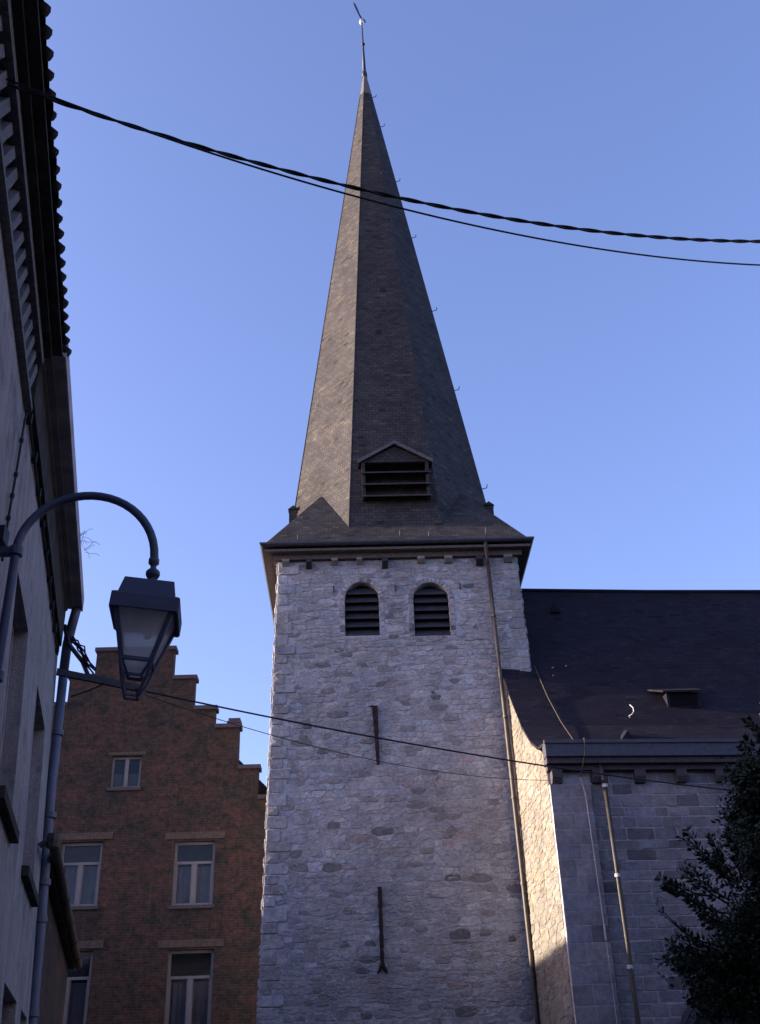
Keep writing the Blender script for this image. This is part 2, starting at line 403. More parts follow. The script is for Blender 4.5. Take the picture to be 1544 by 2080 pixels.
def rect(xa, xb, z0, z1): return [(xa, z0), (xb, z0), (xb, z1), (xa, z1)]
def stone_tint(rnd, dark=.07):
    r = rnd.random(); v = rnd.gauss(1, .085)
    if r < dark*.5: v = rnd.uniform(.42, .6); return (v, v*.97, v*.95)
    if r < dark*1.6: v = rnd.uniform(.6, .82); return (v*1.03, v*.97, v*.95)
    if r < dark*2.1: v = rnd.uniform(.8, .95); return (v*1.08, v*.94, v*.9)
    if r > .92: v *= 1.15
    k = rnd.uniform(-.04, .04); return (v*(1+k), v, v*(1-k))

# ================================================================== CHURCH
CH = empty('church', (1.24, 28, 0), 'tall stone church with a slender dark slate spire, square tower and nave beside it', 'church')
rnd = random.Random(5)
ZE = 16.97                         # eave level
def XL(z): return -2.23-.27*(16.5-z)/12.1
def XR(z): return 4.72+.06*(16.5-z)/3.2 if z > 13 else 4.79+.01*(13-z)
TF = 28.0
def Ft(u, v, d): return Vector((u, TF-d, v))
bel = [arch(-.31, .66, 14.17, 15.85, 12, .12), arch(1.64, 2.65, 14.12, 15.79, 12, 0)]
slit = [[(.455, 10.47), (.545, 10.47), (.57, 12.08), (.375, 12.08)], [(.34, 5.25), (.58, 5.25), (.525, 5.62), (.53, 7.36), (.375, 7.36), (.395, 5.62)]]
slit_clip = [slit[0], [(.37, 5.3), (.53, 5.3), (.53, 7.36), (.37, 7.36)]]
ZT = 16.55
outer = [(XL(0), 0), (XR(0), 0), (XR(ZT), ZT), (XL(ZT), ZT)]
mb = MB(); sheet(mb, outer, bel, Ft, 1, .42)
xl0, xr0, xl1, xr1 = XL(0), XR(0), XL(ZT), XR(ZT)
for a, b in ((((xl0, 28), (xl0, 35)), ((xl1, 28), (xl1, 35))), (((xr0, 28), (xr0, 35)), ((xr1, 28), (xr1, 35))), (((xl0, 35), (xr0, 35)), ((xl1, 35), (xr1, 35)))):
    mb.face([(*a[0], 0), (*a[1], 0), (*b[1], ZT), (*b[0], ZT)], (1, 1, 1), 1)
arch_out = [arch(-.31-.15, .66+.15, 14.17, 16.0, 12, .12), arch(1.64-.15, 2.65+.15, 14.12, 15.94, 12, 0)]
def trim_slopes(p):
    # left/right batter lines
    for (x0, x1, sgn) in ((xl0, xl1, -1), (xr0, xr1, 1)):
        n = (sgn*1.0, sgn*-(x1-x0)/ZT); d = n[0]*x0
        p = clip(p, n, d+.0)
        if len(p) < 3: return None
    return p
# quoins at both corners, larger squared blocks
zq = 2.6; k = 0; quoins = []
while zq < ZT-.05:
    h = rnd.uniform(.24, .36); L = (.34, .55)[k % 2]*rnd.uniform(.85, 1.15)
    quoins.append((zq, min(zq+h, ZT), L, L*rnd.uniform(.8, 1.2))); zq += h; k += 1
def near_quoin(c):
    for z0, z1, a, b in quoins:
        if z0 <= c[1] < z1: return c[0] < XL(c[1])+a or c[0] > XR(c[1])-b
    return False
for z0, z1, a, b in quoins:
    xm = XL((z0+z1)/2); stone(mb, rect(xm, xm+a, z0, z1), .008, rnd.uniform(.02, .045), Ft, stone_tint(rnd, .0), 0, rnd, .006, .1)
    xm = XR((z0+z1)/2); stone(mb, rect(xm-b, xm, z0, z1), .010, rnd.uniform(.012, .03), Ft, stone_tint(rnd, .04), 0, rnd, .006, .1)
def cells_tower():
    A = rubble(-2.9, 5.1, 2.6, 13.2, .150, .15, .46, .15, rnd)
    B = rubble(-2.9, 5.1, 13.2, ZT, .125, .2, .48, .13, rnd)
    return [c for c in A if centroid(c)[1] < 13.2]+[c for c in B if centroid(c)[1] >= 13.2]
for c in cells_tower():
    ce = centroid(c)
    if ce[1] > ZT-.05: continue
    if near_quoin(ce): continue
    for z0, z1, a, b in quoins:          # trim against quoin columns
        if z0 <= ce[1] < z1:
            c = clip(c, (-1, 0), -(XL(ce[1])+a)); c = clip(c, (1, 0), XR(ce[1])-b) if len(c) > 2 else c
    if len(c) < 3: continue
    c = clip(c, (0, 1), ZT)
    for h in arch_out:
        if c and len(c) > 2: c = cut_hole(c, h)
    if not c or len(c) < 3: continue
    stone(mb, c, .006, rnd.uniform(.004, .019), Ft, stone_tint(rnd, .05 if ce[1] < 14 else .035), 0, rnd)
for (xa, xb, z0, z1, p) in ((-.31, .66, 14.17, 15.85, .12), (1.64, 2.65, 14.12, 15.79, 0)):   # arch stones
    cx, r = (xa+xb)/2, (xb-xa)/2; zs = z1-r*(1+p); nv = 15
    for i in range(nv):
        t0, t1 = math.pi*i/nv, math.pi*(i+1)/nv
        f = lambda t, e: (cx+(r+e)*math.cos(t), zs+(r*(1+p)+e)*math.sin(t))
        stone(mb, [f(t0, 0), f(t0, .15), f(t1, .15), f(t1, 0)], .006, .025, Ft, stone_tint(rnd, .1), 0, rnd, .003, .08)
    for sx in (-1, 1):
        z = z0
        while z < zs-.02:
            h = min(rnd.uniform(.12, .26), zs-z); xx = xa-.15 if sx < 0 else xb
            stone(mb, rect(xx, xx+.15, z, z+h), .006, .02, Ft, stone_tint(rnd, .1), 0, rnd, .003, .08); z += h
# left flank
def Fl(u, v, d): return Vector((XL(v)-d, u, v))
for c in rubble(28.0, 35, 2.6, ZT, .23, .3, .6, .2, rnd):
    c = clip(c, (-1, 0), -28.0); c = clip(c, (1, 0), 35) if len(c) > 2 else c; c = clip(c, (0, 1), ZT) if len(c) > 2 else c
    if len(c) > 2: stone(mb, c, .010, rnd.uniform(.005, .045), Fl, stone_tint(rnd, .06), 0, rnd)
def Fr(u, v, d): return Vector((XR(v)+d, u, v))
for c in rubble(28.0, 35, 9.0, ZT, .25, .3, .6, .2, rnd):
    c = clip(c, (-1, 0), -28.0); c = clip(c, (1, 0), 35) if len(c) > 2 else c; c = clip(c, (0, 1), ZT) if len(c) > 2 else c
    if len(c) > 2: stone(mb, c, .010, rnd.uniform(.005, .04), Fr, stone_tint(rnd, .06), 0, rnd)
tower = mb.build('tower_wall', ['rubble', 'mortar'], CH, fix=False)

# louvred belfry windows
for hole, (xa, xb, z0, z1) in zip(bel, ((-.31, .66, 14.17, 15.85), (1.64, 2.65, 14.12, 15.79))):
    q = MB(); q.prism([(x, TF+.27, z) for x, z in hole], (0, .02, 0), 1)
    n = 6
    for i in range(n):
        zc = z0+.14+(z1-z0-.14)*i/n
        half = (xb-xa)/2-.01
        if zc > z1-half: half = math.sqrt(max(half*half-(zc-(z1-half))**2, .02))
        xm = (xa+xb)/2
        q.hull8([Vector(p) for p in ((xm-half, TF+.02, zc-.12), (xm+half, TF+.02, zc-.12), (xm+half, TF+.24, zc+.14), (xm-half, TF+.24, zc+.14), (xm-half, TF+.02, zc-.085), (xm+half, TF+.02, zc-.085), (xm+half, TF+.24, zc+.175), (xm-half, TF+.24, zc+.175))], 0)
    o = q.build('belfry_window', ['louver', 'void'], tower); o.parent = tower
rw = random.Random(17)
for kind in (0, 1):              # long wrought-iron anchor bars, the lower one with a forked foot
    z0, z1, x0_, x1_ = ((10.47, 12.08, .50, .455), (5.55, 7.36, .455, .445))[kind]; q = MB(); nseg = 9
    wt, wb_ = ((.07, .04), (.05, .045))[kind]
    for i in range(nseg):
        f0, f1 = i/nseg, (i+1)/nseg; A_ = []
        for f in (f0, f1):
            zc_ = z0+(z1-z0)*f; xc = x0_+(x1_-x0_)*f; hw_ = wb_+(wt-wb_)*f+rw.uniform(-.008, .008)
            A_.append([Vector((xc-hw_, 27.985, zc_)), Vector((xc+hw_, 27.985, zc_)), Vector((xc+hw_, 27.925, zc_)), Vector((xc-hw_, 27.925, zc_))])
        q.hull8(A_[0]+A_[1])
    if kind: 
        for sx in (-1, 1): q.tube([(x0_, 27.95, 5.60), (x0_+sx*.06, 27.95, 5.46), (x0_+sx*.12, 27.95, 5.36)], [.045, .04, .02], 8)
    else: q.tube([(.45, 27.95, 12.05), (.37, 27.95, 12.08), (.30, 27.95, 12.06)], [.03, .022, .015], 6)
    q.build('wall_anchor', 'rust', tower)
# cornice band + corbels
q = MB(); q.box((-2.36, 27.86, 16.56), (4.86, 35.1, 16.72)); o = q.build('cornice', 'soffit', tower)
for x, ww, hh, mtl in ((-1.33, .16, .26, 'dark'), (.87, .17, .30, 'dark'), (3.62, .2, .28, 'dark'), (-.59, .18, .16, 'ashlar'), (.13, .16, .15, 'ashlar'), (1.92, .2, .17, 'ashlar'), (2.71, .22, .17, 'ashlar'), (-2.0, .2, .17, 'ashlar'), (4.45, .24, .2, 'ashlar')):
    q = MB(); q.prism([(x-ww/2, 28.02, 16.555-hh), (x-ww/2, 27.93, 16.555-hh), (x-ww/2, 27.80, 16.555-hh*.45), (x-ww/2, 27.80, 16.555), (x-ww/2, 28.02, 16.555)], (ww, 0, 0)); q.build('corbel', mtl, tower)
for x, z in ((-.62, 15.62), (1.15, 15.62), (3.0, 15.62)):
    q = MB(); q.box((x-.015, 27.93, z-.1), (x+.015, 27.97, z+.1)); q.tube([(x, 27.95, z), (x, 28.02, z)], .012, 6); q.build('wall_anchor', 'dark', tower)
# eaves: soffit boards, gutter
EX0, EX1, EY0, EY1 = -2.72, 5.2, 27.55, 35.45
q = MB(); q.box((EX0+.10, EY0+.10, 16.722), (EX1-.10, EY1-.10, 16.80)); q.build('eave_soffit', 'soffit', tower)
q = MB()
def gutter_ring(q, x0, x1, y0, y1, z, r):
    prof = [(-r, 0), (-r, -.02), (-r*.9, -r*.55), (-r*.5, -r*.95), (0, -r*1.08), (r*.5, -r*.95), (r*.95, -r*.5), (r, 0), (r*.85, 0), (0, -r*.9), (-r*.85, 0)]
    cs = [(x0, y0, -1, -1), (x1, y0, 1, -1), (x1, y1, 1, 1), (x0, y1, -1, 1)]
    for i in range(4):
        a, b = cs[i], cs[(i+1) % 4]
        for j in range(len(prof)):
            p0, p1 = prof[j], prof[(j+1) % len(prof)]
            q.face([(a[0]+a[2]*p0[0], a[1]+a[3]*p0[0], z+p0[1]), (b[0]+b[2]*p0[0], b[1]+b[3]*p0[0], z+p0[1]), (b[0]+b[2]*p1[0], b[1]+b[3]*p1[0], z+p1[1]), (a[0]+a[2]*p1[0], a[1]+a[3]*p1[0], z+p1[1])])
gutter_ring(q, EX0+.08, EX1-.08, EY0+.08, EY1-.08, ZE, .1)
q.build('gutter', 'zinc', tower)
q = MB(); q.tube([(3.80, 27.63, 16.88), (3.80, 27.66, 16.75), (3.83, 27.80, 16.45), (3.84, 27.83, 16.2)], .055, 10); q.tube([(3.84, 27.83, 16.25), (3.90, 27.83, 12.9), (3.92, 27.77, 12.0), (3.95, 27.74, 9.5), (4.0, 27.74, 6.0), (4.05, 27.74, 0.2)], .058, 12)
dp = q.build('drainpipe', 'pipe', tower, True)
for z, x in ((14.6, 3.87), (11.6, 3.925), (9.43, 3.95), (7.3, 3.98), (5.2, 4.01)):
    q = MB(); yp = 27.83 if z > 13 else 27.74; q.lathe((x, yp, z), [(.058, -.04), (.072, -.035), (.072, .035), (.058, .04)], 12); q.box((x-.012, yp+.02, z-.02), (x+.012, 28.01, z+.02)); q.build('pipe_bracket', 'pipe', dp)

# ---- spire
SX, SY, SZT, SA0 = 1.24, 31.5, 43.05, 3.43
lean = -.36
def ap(z): return SA0*(SZT-z)/(SZT-17.2)
def sp(ux, uy, z, k=1.0):      # unit dirs times apothem
    a = ap(z)*k; return Vector((SX+lean*(z-17.2)/(SZT-17.2)+ux*a, SY+uy*a, z))
T = .4142
OCT = [(-T, -1), (T, -1), (1, -T), (1, T), (T, 1), (-T, 1), (-1, T), (-1, -T)]
q = MB(); ZCAP = 41.25; zs = [16.9+(ZCAP-16.9)*i/24 for i in range(25)]
jr = random.Random(3); off = [[0.0 for _ in range(8)] for _ in zs]
for i in range(24):
    for j in range(8):
        a, b = OCT[j], OCT[(j+1) % 8]; jj = (j+1) % 8
        q.face([sp(*a, zs[i], 1+off[i][j]*.3), sp(*b, zs[i], 1+off[i][jj]*.3), sp(*b, zs[i+1], 1+off[i+1][jj]*.3), sp(*a, zs[i+1], 1+off[i+1][j]*.3)])
spire = q.build('spire', 'slate', CH, fix=False)
for j in (0, 7):
    a = OCT[j]; q = MB(); q.tube([sp(*a, z, 1.002) for z in (17.6, 25, 33, ZCAP)], .018, 6); q.build('hip_roll', 'slate', spire)
q = MB(); ring = lambda z, k: [sp(*a, z, k) for a in OCT]
A, B = ring(ZCAP-.1, 1.03), ring(SZT-.25, 1.35)
q.mesh(A+B, [(i, (i+1) % 8, 8+(i+1) % 8, 8+i) for i in range(8)]+[tuple(range(8, 16))]); q.build('spire_cap', 'lead', spire)
# skirt + broaches
q = MB(); zf = ZE-.01
cor = [Vector((EX0+.1, EY0+.1, zf)), Vector((EX1-.1, EY0+.1, zf)), Vector((EX1-.1, EY1-.1, zf)), Vector((EX0+.1, EY1-.1, zf))]
zk = 17.75
foot = [sp(*a, zk, 1.004) for a in OCT]
pairs = [(0, 0, 1, 1), (1, 2, 3, 2), (2, 4, 5, 3), (3, 6, 7, 0)]
for c0, f0, f1, c1 in pairs: q.face([cor[c0], cor[c1], foot[f1], foot[f0]])
diag = [(-.7071, -.7071), (.7071, -.7071), (.7071, .7071), (-.7071, .7071)]
fe = [(7, 0), (1, 2), (3, 4), (5, 6)]
for k in range(4):
    apx = sp(*diag[k], 19.55, 1.01); fa, fb = foot[fe[k][0]], foot[fe[k][1]]
    q.face([cor[k], apx, fa]); q.face([cor[k], fb, apx]); q.face([fa, apx, fb])
q.build('broach_roof', 'slate', spire, fix=True)
# snow hooks at the eave
for x, y, z in ((-1.65, 27.75, 17.15), (1.33, 27.8, 17.25), (2.18, 27.8, 17.2), (3.85, 27.75, 17.25)):
    q = MB(); q.tube([(x, y+.12, z-.02), (x, y, z+.02), (x, y-.03, z+.15)], .012, 6); q.build('snow_hook', 'trim', spire)
for z in (41.0, 39.0, 35.5, 32.2, 28.3, 24.5, 20.3):
    p = sp(1, -T, z); q = MB(); q.tube([p, p+Vector((.15, -.02, .03)), p+Vector((.17, -.02, .16))], .016, 6); q.build('roof_hook', 'dark', spire)
for sx in (-1, 1):
    p = sp(sx, -T, 19.35); q = MB(); q.box((p.x-.14, p.y-.12, p.z-.25), (p.x+.14, p.y+.1, p.z+.22)); q.prism([(p.x-.17, p.y-.16, p.z+.22), (p.x+.17, p.y-.16, p.z+.22), (p.x+sx*.0, p.y-.16, p.z+.36)], (0, .3, 0)); q.build('hip_block', 'slate', spire)
# finial mast and weathercock
tipx = SX+lean
q = MB(); q.tube([(tipx, SY, SZT-.5), (tipx-.02, SY, 44.7), (tipx-.05, SY, 46.5)], [.08, .04, .025], 8)
q.lathe((tipx-.02, SY, 44.75), [(.04, -.07), (.08, -.04), (.09, 0), (.08, .04), (.04, .07)], 10); q.lathe((tipx, SY, SZT-.3), [(.12, -.25), (.11, 0), (.08, .15), (.05, .2)], 8); fin = q.build('finial_mast', 'dark', spire, True)
q = MB(); q.lathe((tipx-.05, SY, 46.35), [(.03, -.2), (.1, -.1), (.12, 0), (.09, .15), (.03, .25)], 10); q.build('finial_ball', 'gold', spire, True)
q = MB(); dx = Vector((-.50, -.86, .08)).normalized(); base = Vector((tipx-.06, SY, 46.62)); zz = Vector((0, 0, 1))
outl = [(-.38, .02), (-.50, .16), (-.60, .36), (-.42, .42), (-.30, .38), (-.28, .24), (-.12, .16), (.18, .16), (.42, .34), (.72, .50), (.95, .46), (.82, .30), (1.0, .24), (.80, .12), (.5, .0), (.2, -.12), (.05, -.28), (-.08, -.28), (-.18, -.10)]
nn = dx.cross(zz)*.022
q.prism([base+dx*(a*.7)+zz*(b*.7)-nn/2 for a, b in outl], nn); q.build('weathercock', 'dark', spire)

# ---- spire dormer
q = MB(); yf = 28.08; dx0, dx1, dz0, dz1, dzp = .27, 2.33, 18.72, 20.02, 20.60; dm = (dx0+dx1)/2
def facY(z): return SY-ap(z)
for x in (dx0, dx1):
    s = 1 if x == dx0 else -1
    q.prism([(x, yf, dz0), (x, facY(dz0)+.2, dz0), (x, facY(dz1)+.2, dz1), (x, yf, dz1)], (.10*s, 0, 0))
q.prism([(dx0-.02, yf+.02, dz1), (dx1+.02, yf+.02, dz1), (dm, yf+.02, dzp)], (0, .12, 0))
dor = q.build('dormer', 'slate', spire)
q = MB(); q.box((dx0+.1, yf+.34, dz0), (dx1-.1, yf+.36, dz1)); q.build('dormer_void', 'void', dor)
q = MB()
for i in range(3):
    zc = dz0+.08+i*.42
    q.hull8([Vector(p) for p in ((dx0-.03, yf-.12, zc-.1), (dx1+.06, yf-.12, zc-.1), (dx1-.1, yf+.3, zc+.18), (dx0+.1, yf+.3, zc+.18), (dx0-.03, yf-.12, zc-.06), (dx1+.06, yf-.12, zc-.06), (dx1-.1, yf+.3, zc+.22), (dx0+.1, yf+.3, zc+.22))])
q.build('louver', 'louver', dor)
q = MB()
for s, xe in ((-1, dx0-.12), (1, dx1+.12)):
    ze = dz1-.02; zp = dzp+.1
    yb0, yb1 = facY(ze)+.3, facY(zp)+.5
    q.hull8([Vector(p) for p in ((xe, yf-.06, ze), (dm, yf-.06, zp), (dm, yb1, zp), (xe, yb0, ze), (xe, yf-.06, ze+.06), (dm, yf-.06, zp+.06), (dm, yb1, zp+.06), (xe, yb0, ze+.06))])
q.build('dormer_roof', 'slate', dor)
q = MB()
for s, xe in ((-1, dx0-.14), (1, dx1+.14)):
    ze = dz1-.03; zp = dzp+.1
    q.hull8([Vector(p) for p in ((xe, yf-.10, ze-.07), (dm, yf-.10, zp-.07), (dm, yf-.065, zp-.07), (xe, yf-.065, ze-.07), (xe, yf-.10, ze+.05), (dm, yf-.10, zp+.05), (dm, yf-.065, zp+.05), (xe, yf-.065, ze+.05))])
q.build('verge_board', 'trim', dor)

# ---- nave
YAW = R(3.6); NX = Vector((math.cos(YAW), math.sin(YAW), 0)); NY = Vector((-math.sin(YAW), math.cos(YAW), 0)); NO = Vector((4.36, 24.8, 0))
def Nv(u, v, z): return NO+NX*u+NY*v+Vector((0, 0, z))
NL = 20.0
def Fn(u, v, d): return Nv(u, -d, v)
mb = MB(); pil = .95
awin = arch(2.35, 4.15, 1.2, 4.2, 12)
sheet(mb, [(0, 0), (NL, 0), (NL, 9.3), (0, 9.3)], [awin], Fn, 1, .35)
for c in coursed(pil+.02, NL, 1.2, 9.2, .20, .30, .30, .72, rnd):
    if c[0][0] > 9.0: continue
    c = clip(c, (-1, 0), -(pil+.02))
    if len(c) > 2: c = cut_hole(c, arch(2.2, 4.3, 1.2, 4.35, 12))
    if c: stone(mb, c, .011, rnd.uniform(.006, .02), Fn, stone_tint(rnd, .08), 0, rnd, .004, .06, .005)
z = 1.2; k = 0                                 # corner pilaster of dressed stone
def Fp(u, v, d): return Nv(u, -.10-d, v)
while z < 8.85:
    h = rnd.uniform(.30, .42); wp = pil
    split = rnd.uniform(.35, .6)
    for a, b in ((0, split), (split, wp)): stone(mb, rect(a, b, z, min(z+h, 8.85)), .006, .012, Fp if b < 1.0 else Fp, stone_tint(rnd, .03), 0, rnd, .003, .05, .003)
    z += h; k += 1
mb.box((0.005, -.105, 0), (pil-.02, .02, 8.85), lambda p: Nv(*p), 1)
nave = mb.build('nave_wall', ['ashlar', 'mortar2'], CH, fix=False)
q = MB(); q.prism([Nv(x, .32, z) for x, z in awin], NY*.03, 0); q.build('arched_window', 'louver', nave)
q = MB()
for i in range(14):
    t0, t1 = math.pi*i/14, math.pi*(i+1)/14; f = lambda t, e: (3.25+(.9+e)*math.cos(t), 3.3+(.9+e)*math.sin(t))
    stone(q, [f(t0, 0), f(t0, .16), f(t1, .16), f(t1, 0)], .004, .05, Fn, (.8, .8, .8), 0, rnd, .002, .05)
    q.prism([Fn(*f(t0, .17), 0), Fn(*f(t0, .26), 0), Fn(*f(t1, .26), 0), Fn(*f(t1, .17), 0)], -NY*.10)
q.build('hood_mould', 'coping', nave, fix=False)
# side wall (sunlit) between the tower and the nave corner
SW0 = Vector((4.05, 28.0, 0)); SW1 = Vector((4.36, 24.8, 0)); SD = (SW1-SW0).normalized(); SN = Vector((-SD.y*-1, -SD.x, 0)); SN = Vector((SD.y, -SD.x, 0)); SLn = (SW1-SW0).length
def Fs(u, v, d): return SW0+SD*u+SN*d+Vector((0, 0, v))
prof = [(24.80, 9.50), (25.07, 9.74), (25.67, 10.10), (26.38, 10.73), (27.34, 11.93), (28.1, 13.1)]
top = [((28.0-y)*SLn/3.2, z) for y, z in prof]
poly = [(0, 0), (SLn, 0)]+top[:-1]+[(0, 12.95)]
mb = MB(); sheet(mb, poly, [], Fs, 1)
for c in rubble(0, SLn, 2.6, 13, .15, .16, .42, .22, rnd):
    c = clip(c, (-1, 0), 0.0); c = clip(c, (1, 0), SLn) if len(c) > 2 else c
    for i in range(len(top)-1):
        (a0, a1), (b0, b1) = top[i], top[i+1]
        n = (a1-b1, b0-a0); L = math.hypot(*n); n = (n[0]/L, n[1]/L)
        if n[1] < 0: n = (-n[0], -n[1])
        if len(c) > 2 and centroid(c)[0] <= a0+.15 and centroid(c)[0] >= b0-.15: c = clip(c, n, n[0]*a0+n[1]*a1)
    if len(c) < 3: continue
    cc = centroid(c); zlim = None
    for i in range(len(top)-1):
        if top[i+1][0] <= cc[0] <= top[i][0]:
            t = (cc[0]-top[i+1][0])/(top[i][0]-top[i+1][0]+1e-9); zlim = top[i+1][1]*(1-t)+top[i][1]*t
    if zlim is None or cc[1] > zlim: continue
    v = rnd.gauss(1, .085); e_ = rnd.uniform(-.06, .06); stone(mb, c, .005, rnd.uniform(.002, .018), Fs, (v*(1+e_), v, v*(1-e_*1.4)), 0, rnd, .005, .25, .009)
side = mb.build('nave_end_wall', ['cream', 'cream_mortar'], CH, fix=False)
# roof: bell-cast profile extruded along the nave
rp = [(24.62, 9.80), (25.07, 9.86), (25.67, 10.22), (26.38, 10.86), (27.34, 12.06), (28.1, 13.24), (30.55, 16.72)]
q = MB(); rise = math.tan(YAW)
def rx(y): return 4.05+(28.0-y)*.0968-.09 if y <= 28.1 else 4.2
def rpt(y, z, u, dz=0): 
    x = rx(y)+u; return Vector((x, y+rise*u, z+dz))
us = [0, 4, 8, 12, 16, 20]; sg = random.Random(2)
sag = {(i, j): 0.0 for i in range(len(rp)) for j in range(6)}
for i in range(len(rp)-1):
    for j in range(5):
        q.face([rpt(*rp[i], us[j], sag[i, j]), rpt(*rp[i], us[j+1], sag[i, j+1]), rpt(*rp[i+1], us[j+1], sag[i+1, j+1]), rpt(*rp[i+1], us[j], sag[i+1, j])])
        q.face([rpt(*rp[i], us[j], sag[i, j]-.07), rpt(*rp[i], us[j+1], sag[i, j+1]-.07), rpt(*rp[i+1], us[j+1], sag[i+1, j+1]-.07), rpt(*rp[i+1], us[j], sag[i+1, j]-.07)])
    q.face([rpt(*rp[i], 0, sag[i, 0]), rpt(*rp[i+1], 0, sag[i+1, 0]), rpt(*rp[i+1], 0, sag[i+1, 0]-.07), rpt(*rp[i], 0, sag[i, 0]-.07)])
q.face([rpt(*rp[0], 0, sag[0, 0]), rpt(*rp[0], 20, sag[0, 5]), rpt(*rp[0], 20, -.07), rpt(*rp[0], 0, -.07)])
q.face([rpt(30.56, 16.73, 0), rpt(30.56, 16.73, 20), rpt(36.5, 9.8, 20), rpt(36.5, 9.8, 0)])
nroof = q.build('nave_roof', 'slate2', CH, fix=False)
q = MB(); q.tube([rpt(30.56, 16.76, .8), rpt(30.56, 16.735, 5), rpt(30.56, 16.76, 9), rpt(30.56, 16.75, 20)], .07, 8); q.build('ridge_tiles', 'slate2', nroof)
# box gutter + cornice
q = MB(); q.box((-.08, -.42, 9.42), (NL, -.10, 9.78), lambda p: Nv(*p)); q.box((-.10, -.46, 9.72), (NL, -.36, 9.80), lambda p: Nv(*p)); q.build('box_gutter', 'zinc', nroof)
q = MB(); q.box((-.06, -.34, 9.28), (NL, 0, 9.415), lambda p: Nv(*p)); q.box((-.03, -.20, 9.16), (NL, 0, 9.275), lambda p: Nv(*p)); q.build('cornice', 'coping', nave)
for u in (.06, 1.02, 2.02, 3.0, 3.95, 4.9, 5.9):
    q = MB(); q.prism([Nv(u, .0, 8.88), Nv(u, -.14, 8.88), Nv(u, -.22, 9.0), Nv(u, -.22, 9.155), Nv(u, 0, 9.155)], NX*.24); q.build('corbel', 'coping', nave)
q = MB(); q.tube([Nv(1.22, -.2, 9.4), Nv(1.22, -.2, 9.2), Nv(1.25, -.20, 9.0), Nv(1.25, -.20, 8.75)], .05, 8); q.tube([Nv(1.25, -.20, 8.85), Nv(1.27, -.20, 6.9), Nv(1.28, -.20, 4.6), Nv(1.29, -.20, .2)], .055, 12); npipe = q.build('drainpipe', 'pipe', nave, True)
for z in (8.78, 6.78, 4.9):
    q = MB(); q.lathe(Nv(1.265, -.20, z), [(.055, -.04), (.07, -.035), (.07, .035), (.055, .04)], 12); q.box((1.25, -.16, z-.02), (1.28, .0, z+.02), lambda p: Nv(*p)); q.build('pipe_bracket', 'wire', npipe)
def rs(u, y, d=0):     # a point on the roof slope
    for i in range(len(rp)-1):
        y0 = y-rise*0
        if rp[i][0] <= y <= rp[i+1][0]:
            t = (y-rp[i][0])/(rp[i+1][0]-rp[i][0]); z = rp[i][1]*(1-t)+rp[i+1][1]*t; return rpt(y, z, u, d)
# lightning conductor: down the roof, over the gutter, down the wall
q = MB(); q.tube([rs(.95, 28.05, .03), rs(1.0, 27.2, .03), rs(1.05, 26.45, .03), rs(1.06, 25.65, .03), rs(1.0, 25.0, .04), Nv(.84, -.5, 9.82), Nv(.80, -.48, 9.4), Nv(.72, -.16, 9.0)], .013, 6); q.build('lightning_conductor', 'pipe', nroof)
q = MB(); q.tube([Nv(.72, -.16, 9.0), Nv(.80, -.14, 8.6), Nv(.84, -.14, 5.65)], .012, 6); q.tube([Nv(.84, -.14, 5.75), Nv(.84, -.14, 5.45)], .022, 8); q.tube([Nv(.84, -.14, 5.6), Nv(.86, -.14, 1.2)], .007, 6); q.build('conductor_wire', 'wire', nave)
# roof hatch, vent, hooks
q = MB()
c0 = rs(4.12, 27.2, .0)
xh0, xh1 = c0.x, c0.x+.86; yh = c0.y; zh = c0.z
q.hull8([Vector(p) for p in ((xh0, yh-.28, zh-.36), (xh1, yh-.28, zh-.36), (xh1, yh+.3, zh-.3), (xh0, yh+.3, zh-.3), (xh0, yh-.28, zh+.05), (xh1, yh-.28, zh+.05), (xh1, yh+.3, zh+.12), (xh0, yh+.3, zh+.12))], 0)
q.hull8([Vector(p) for p in ((xh0-.10, yh-.38, zh+.04), (xh1+.08, yh-.38, zh+.04), (xh1+.12, yh+.32, zh+.36), (xh0-.40, yh+.32, zh+.36), (xh0-.10, yh-.38, zh+.09), (xh1+.08, yh-.38, zh+.09), (xh1+.12, yh+.32, zh+.41), (xh0-.40, yh+.32, zh+.41))], 0)
hat = q.build('roof_hatch', 'slate2', nroof)
q = MB(); q.box((xh0+.06, yh-.285, zh-.33), (xh1-.05, yh-.282, zh+.03)); q.build('hatch_opening', 'void', hat)
q = MB(); c0 = rs(2.4, 25.7, 0); q.prism([c0+Vector((-.14, -.12, -.02)), c0+Vector((.16, -.12, -.02)), c0+Vector((.03, -.12, .20))], (0, .35, .12)); q.build('roof_vent', 'slate2', nroof)
for u, y in ((2.95, 26.6), (6.45, 26.65)):
    c0 = rs(u, y, 0); q = MB(); q.tube([c0+Vector((-.05, -.02, .0)), c0+Vector((-.09, -.1, .02)), c0+Vector((-.02, -.14, .05)), c0+Vector((.05, -.10, .14)), c0+Vector((.06, -.05, .26)), c0+Vector((.0, 0, .36))], .013, 8); q.build('roof_hook', 'wire', nroof)
c0 = rs(1.85, 29.8, 0); q = MB(); q.prism([c0+Vector((-.16, -.12, -.06)), c0+Vector((.16, -.12, -.06)), c0+Vector((0, -.12, .14))], (0, .3, .2)); q.build('roof_vent', 'slate2', nroof)
for u, y in ((1.45, 28.0), (1.85, 28.05), (1.38, 27.8)):
    c0 = rs(u, y, .012); q = MB(); q.lathe(c0, [(.03, 0), (.02, .02)], 6); q.build('roof_stud', 'wire', nroof)

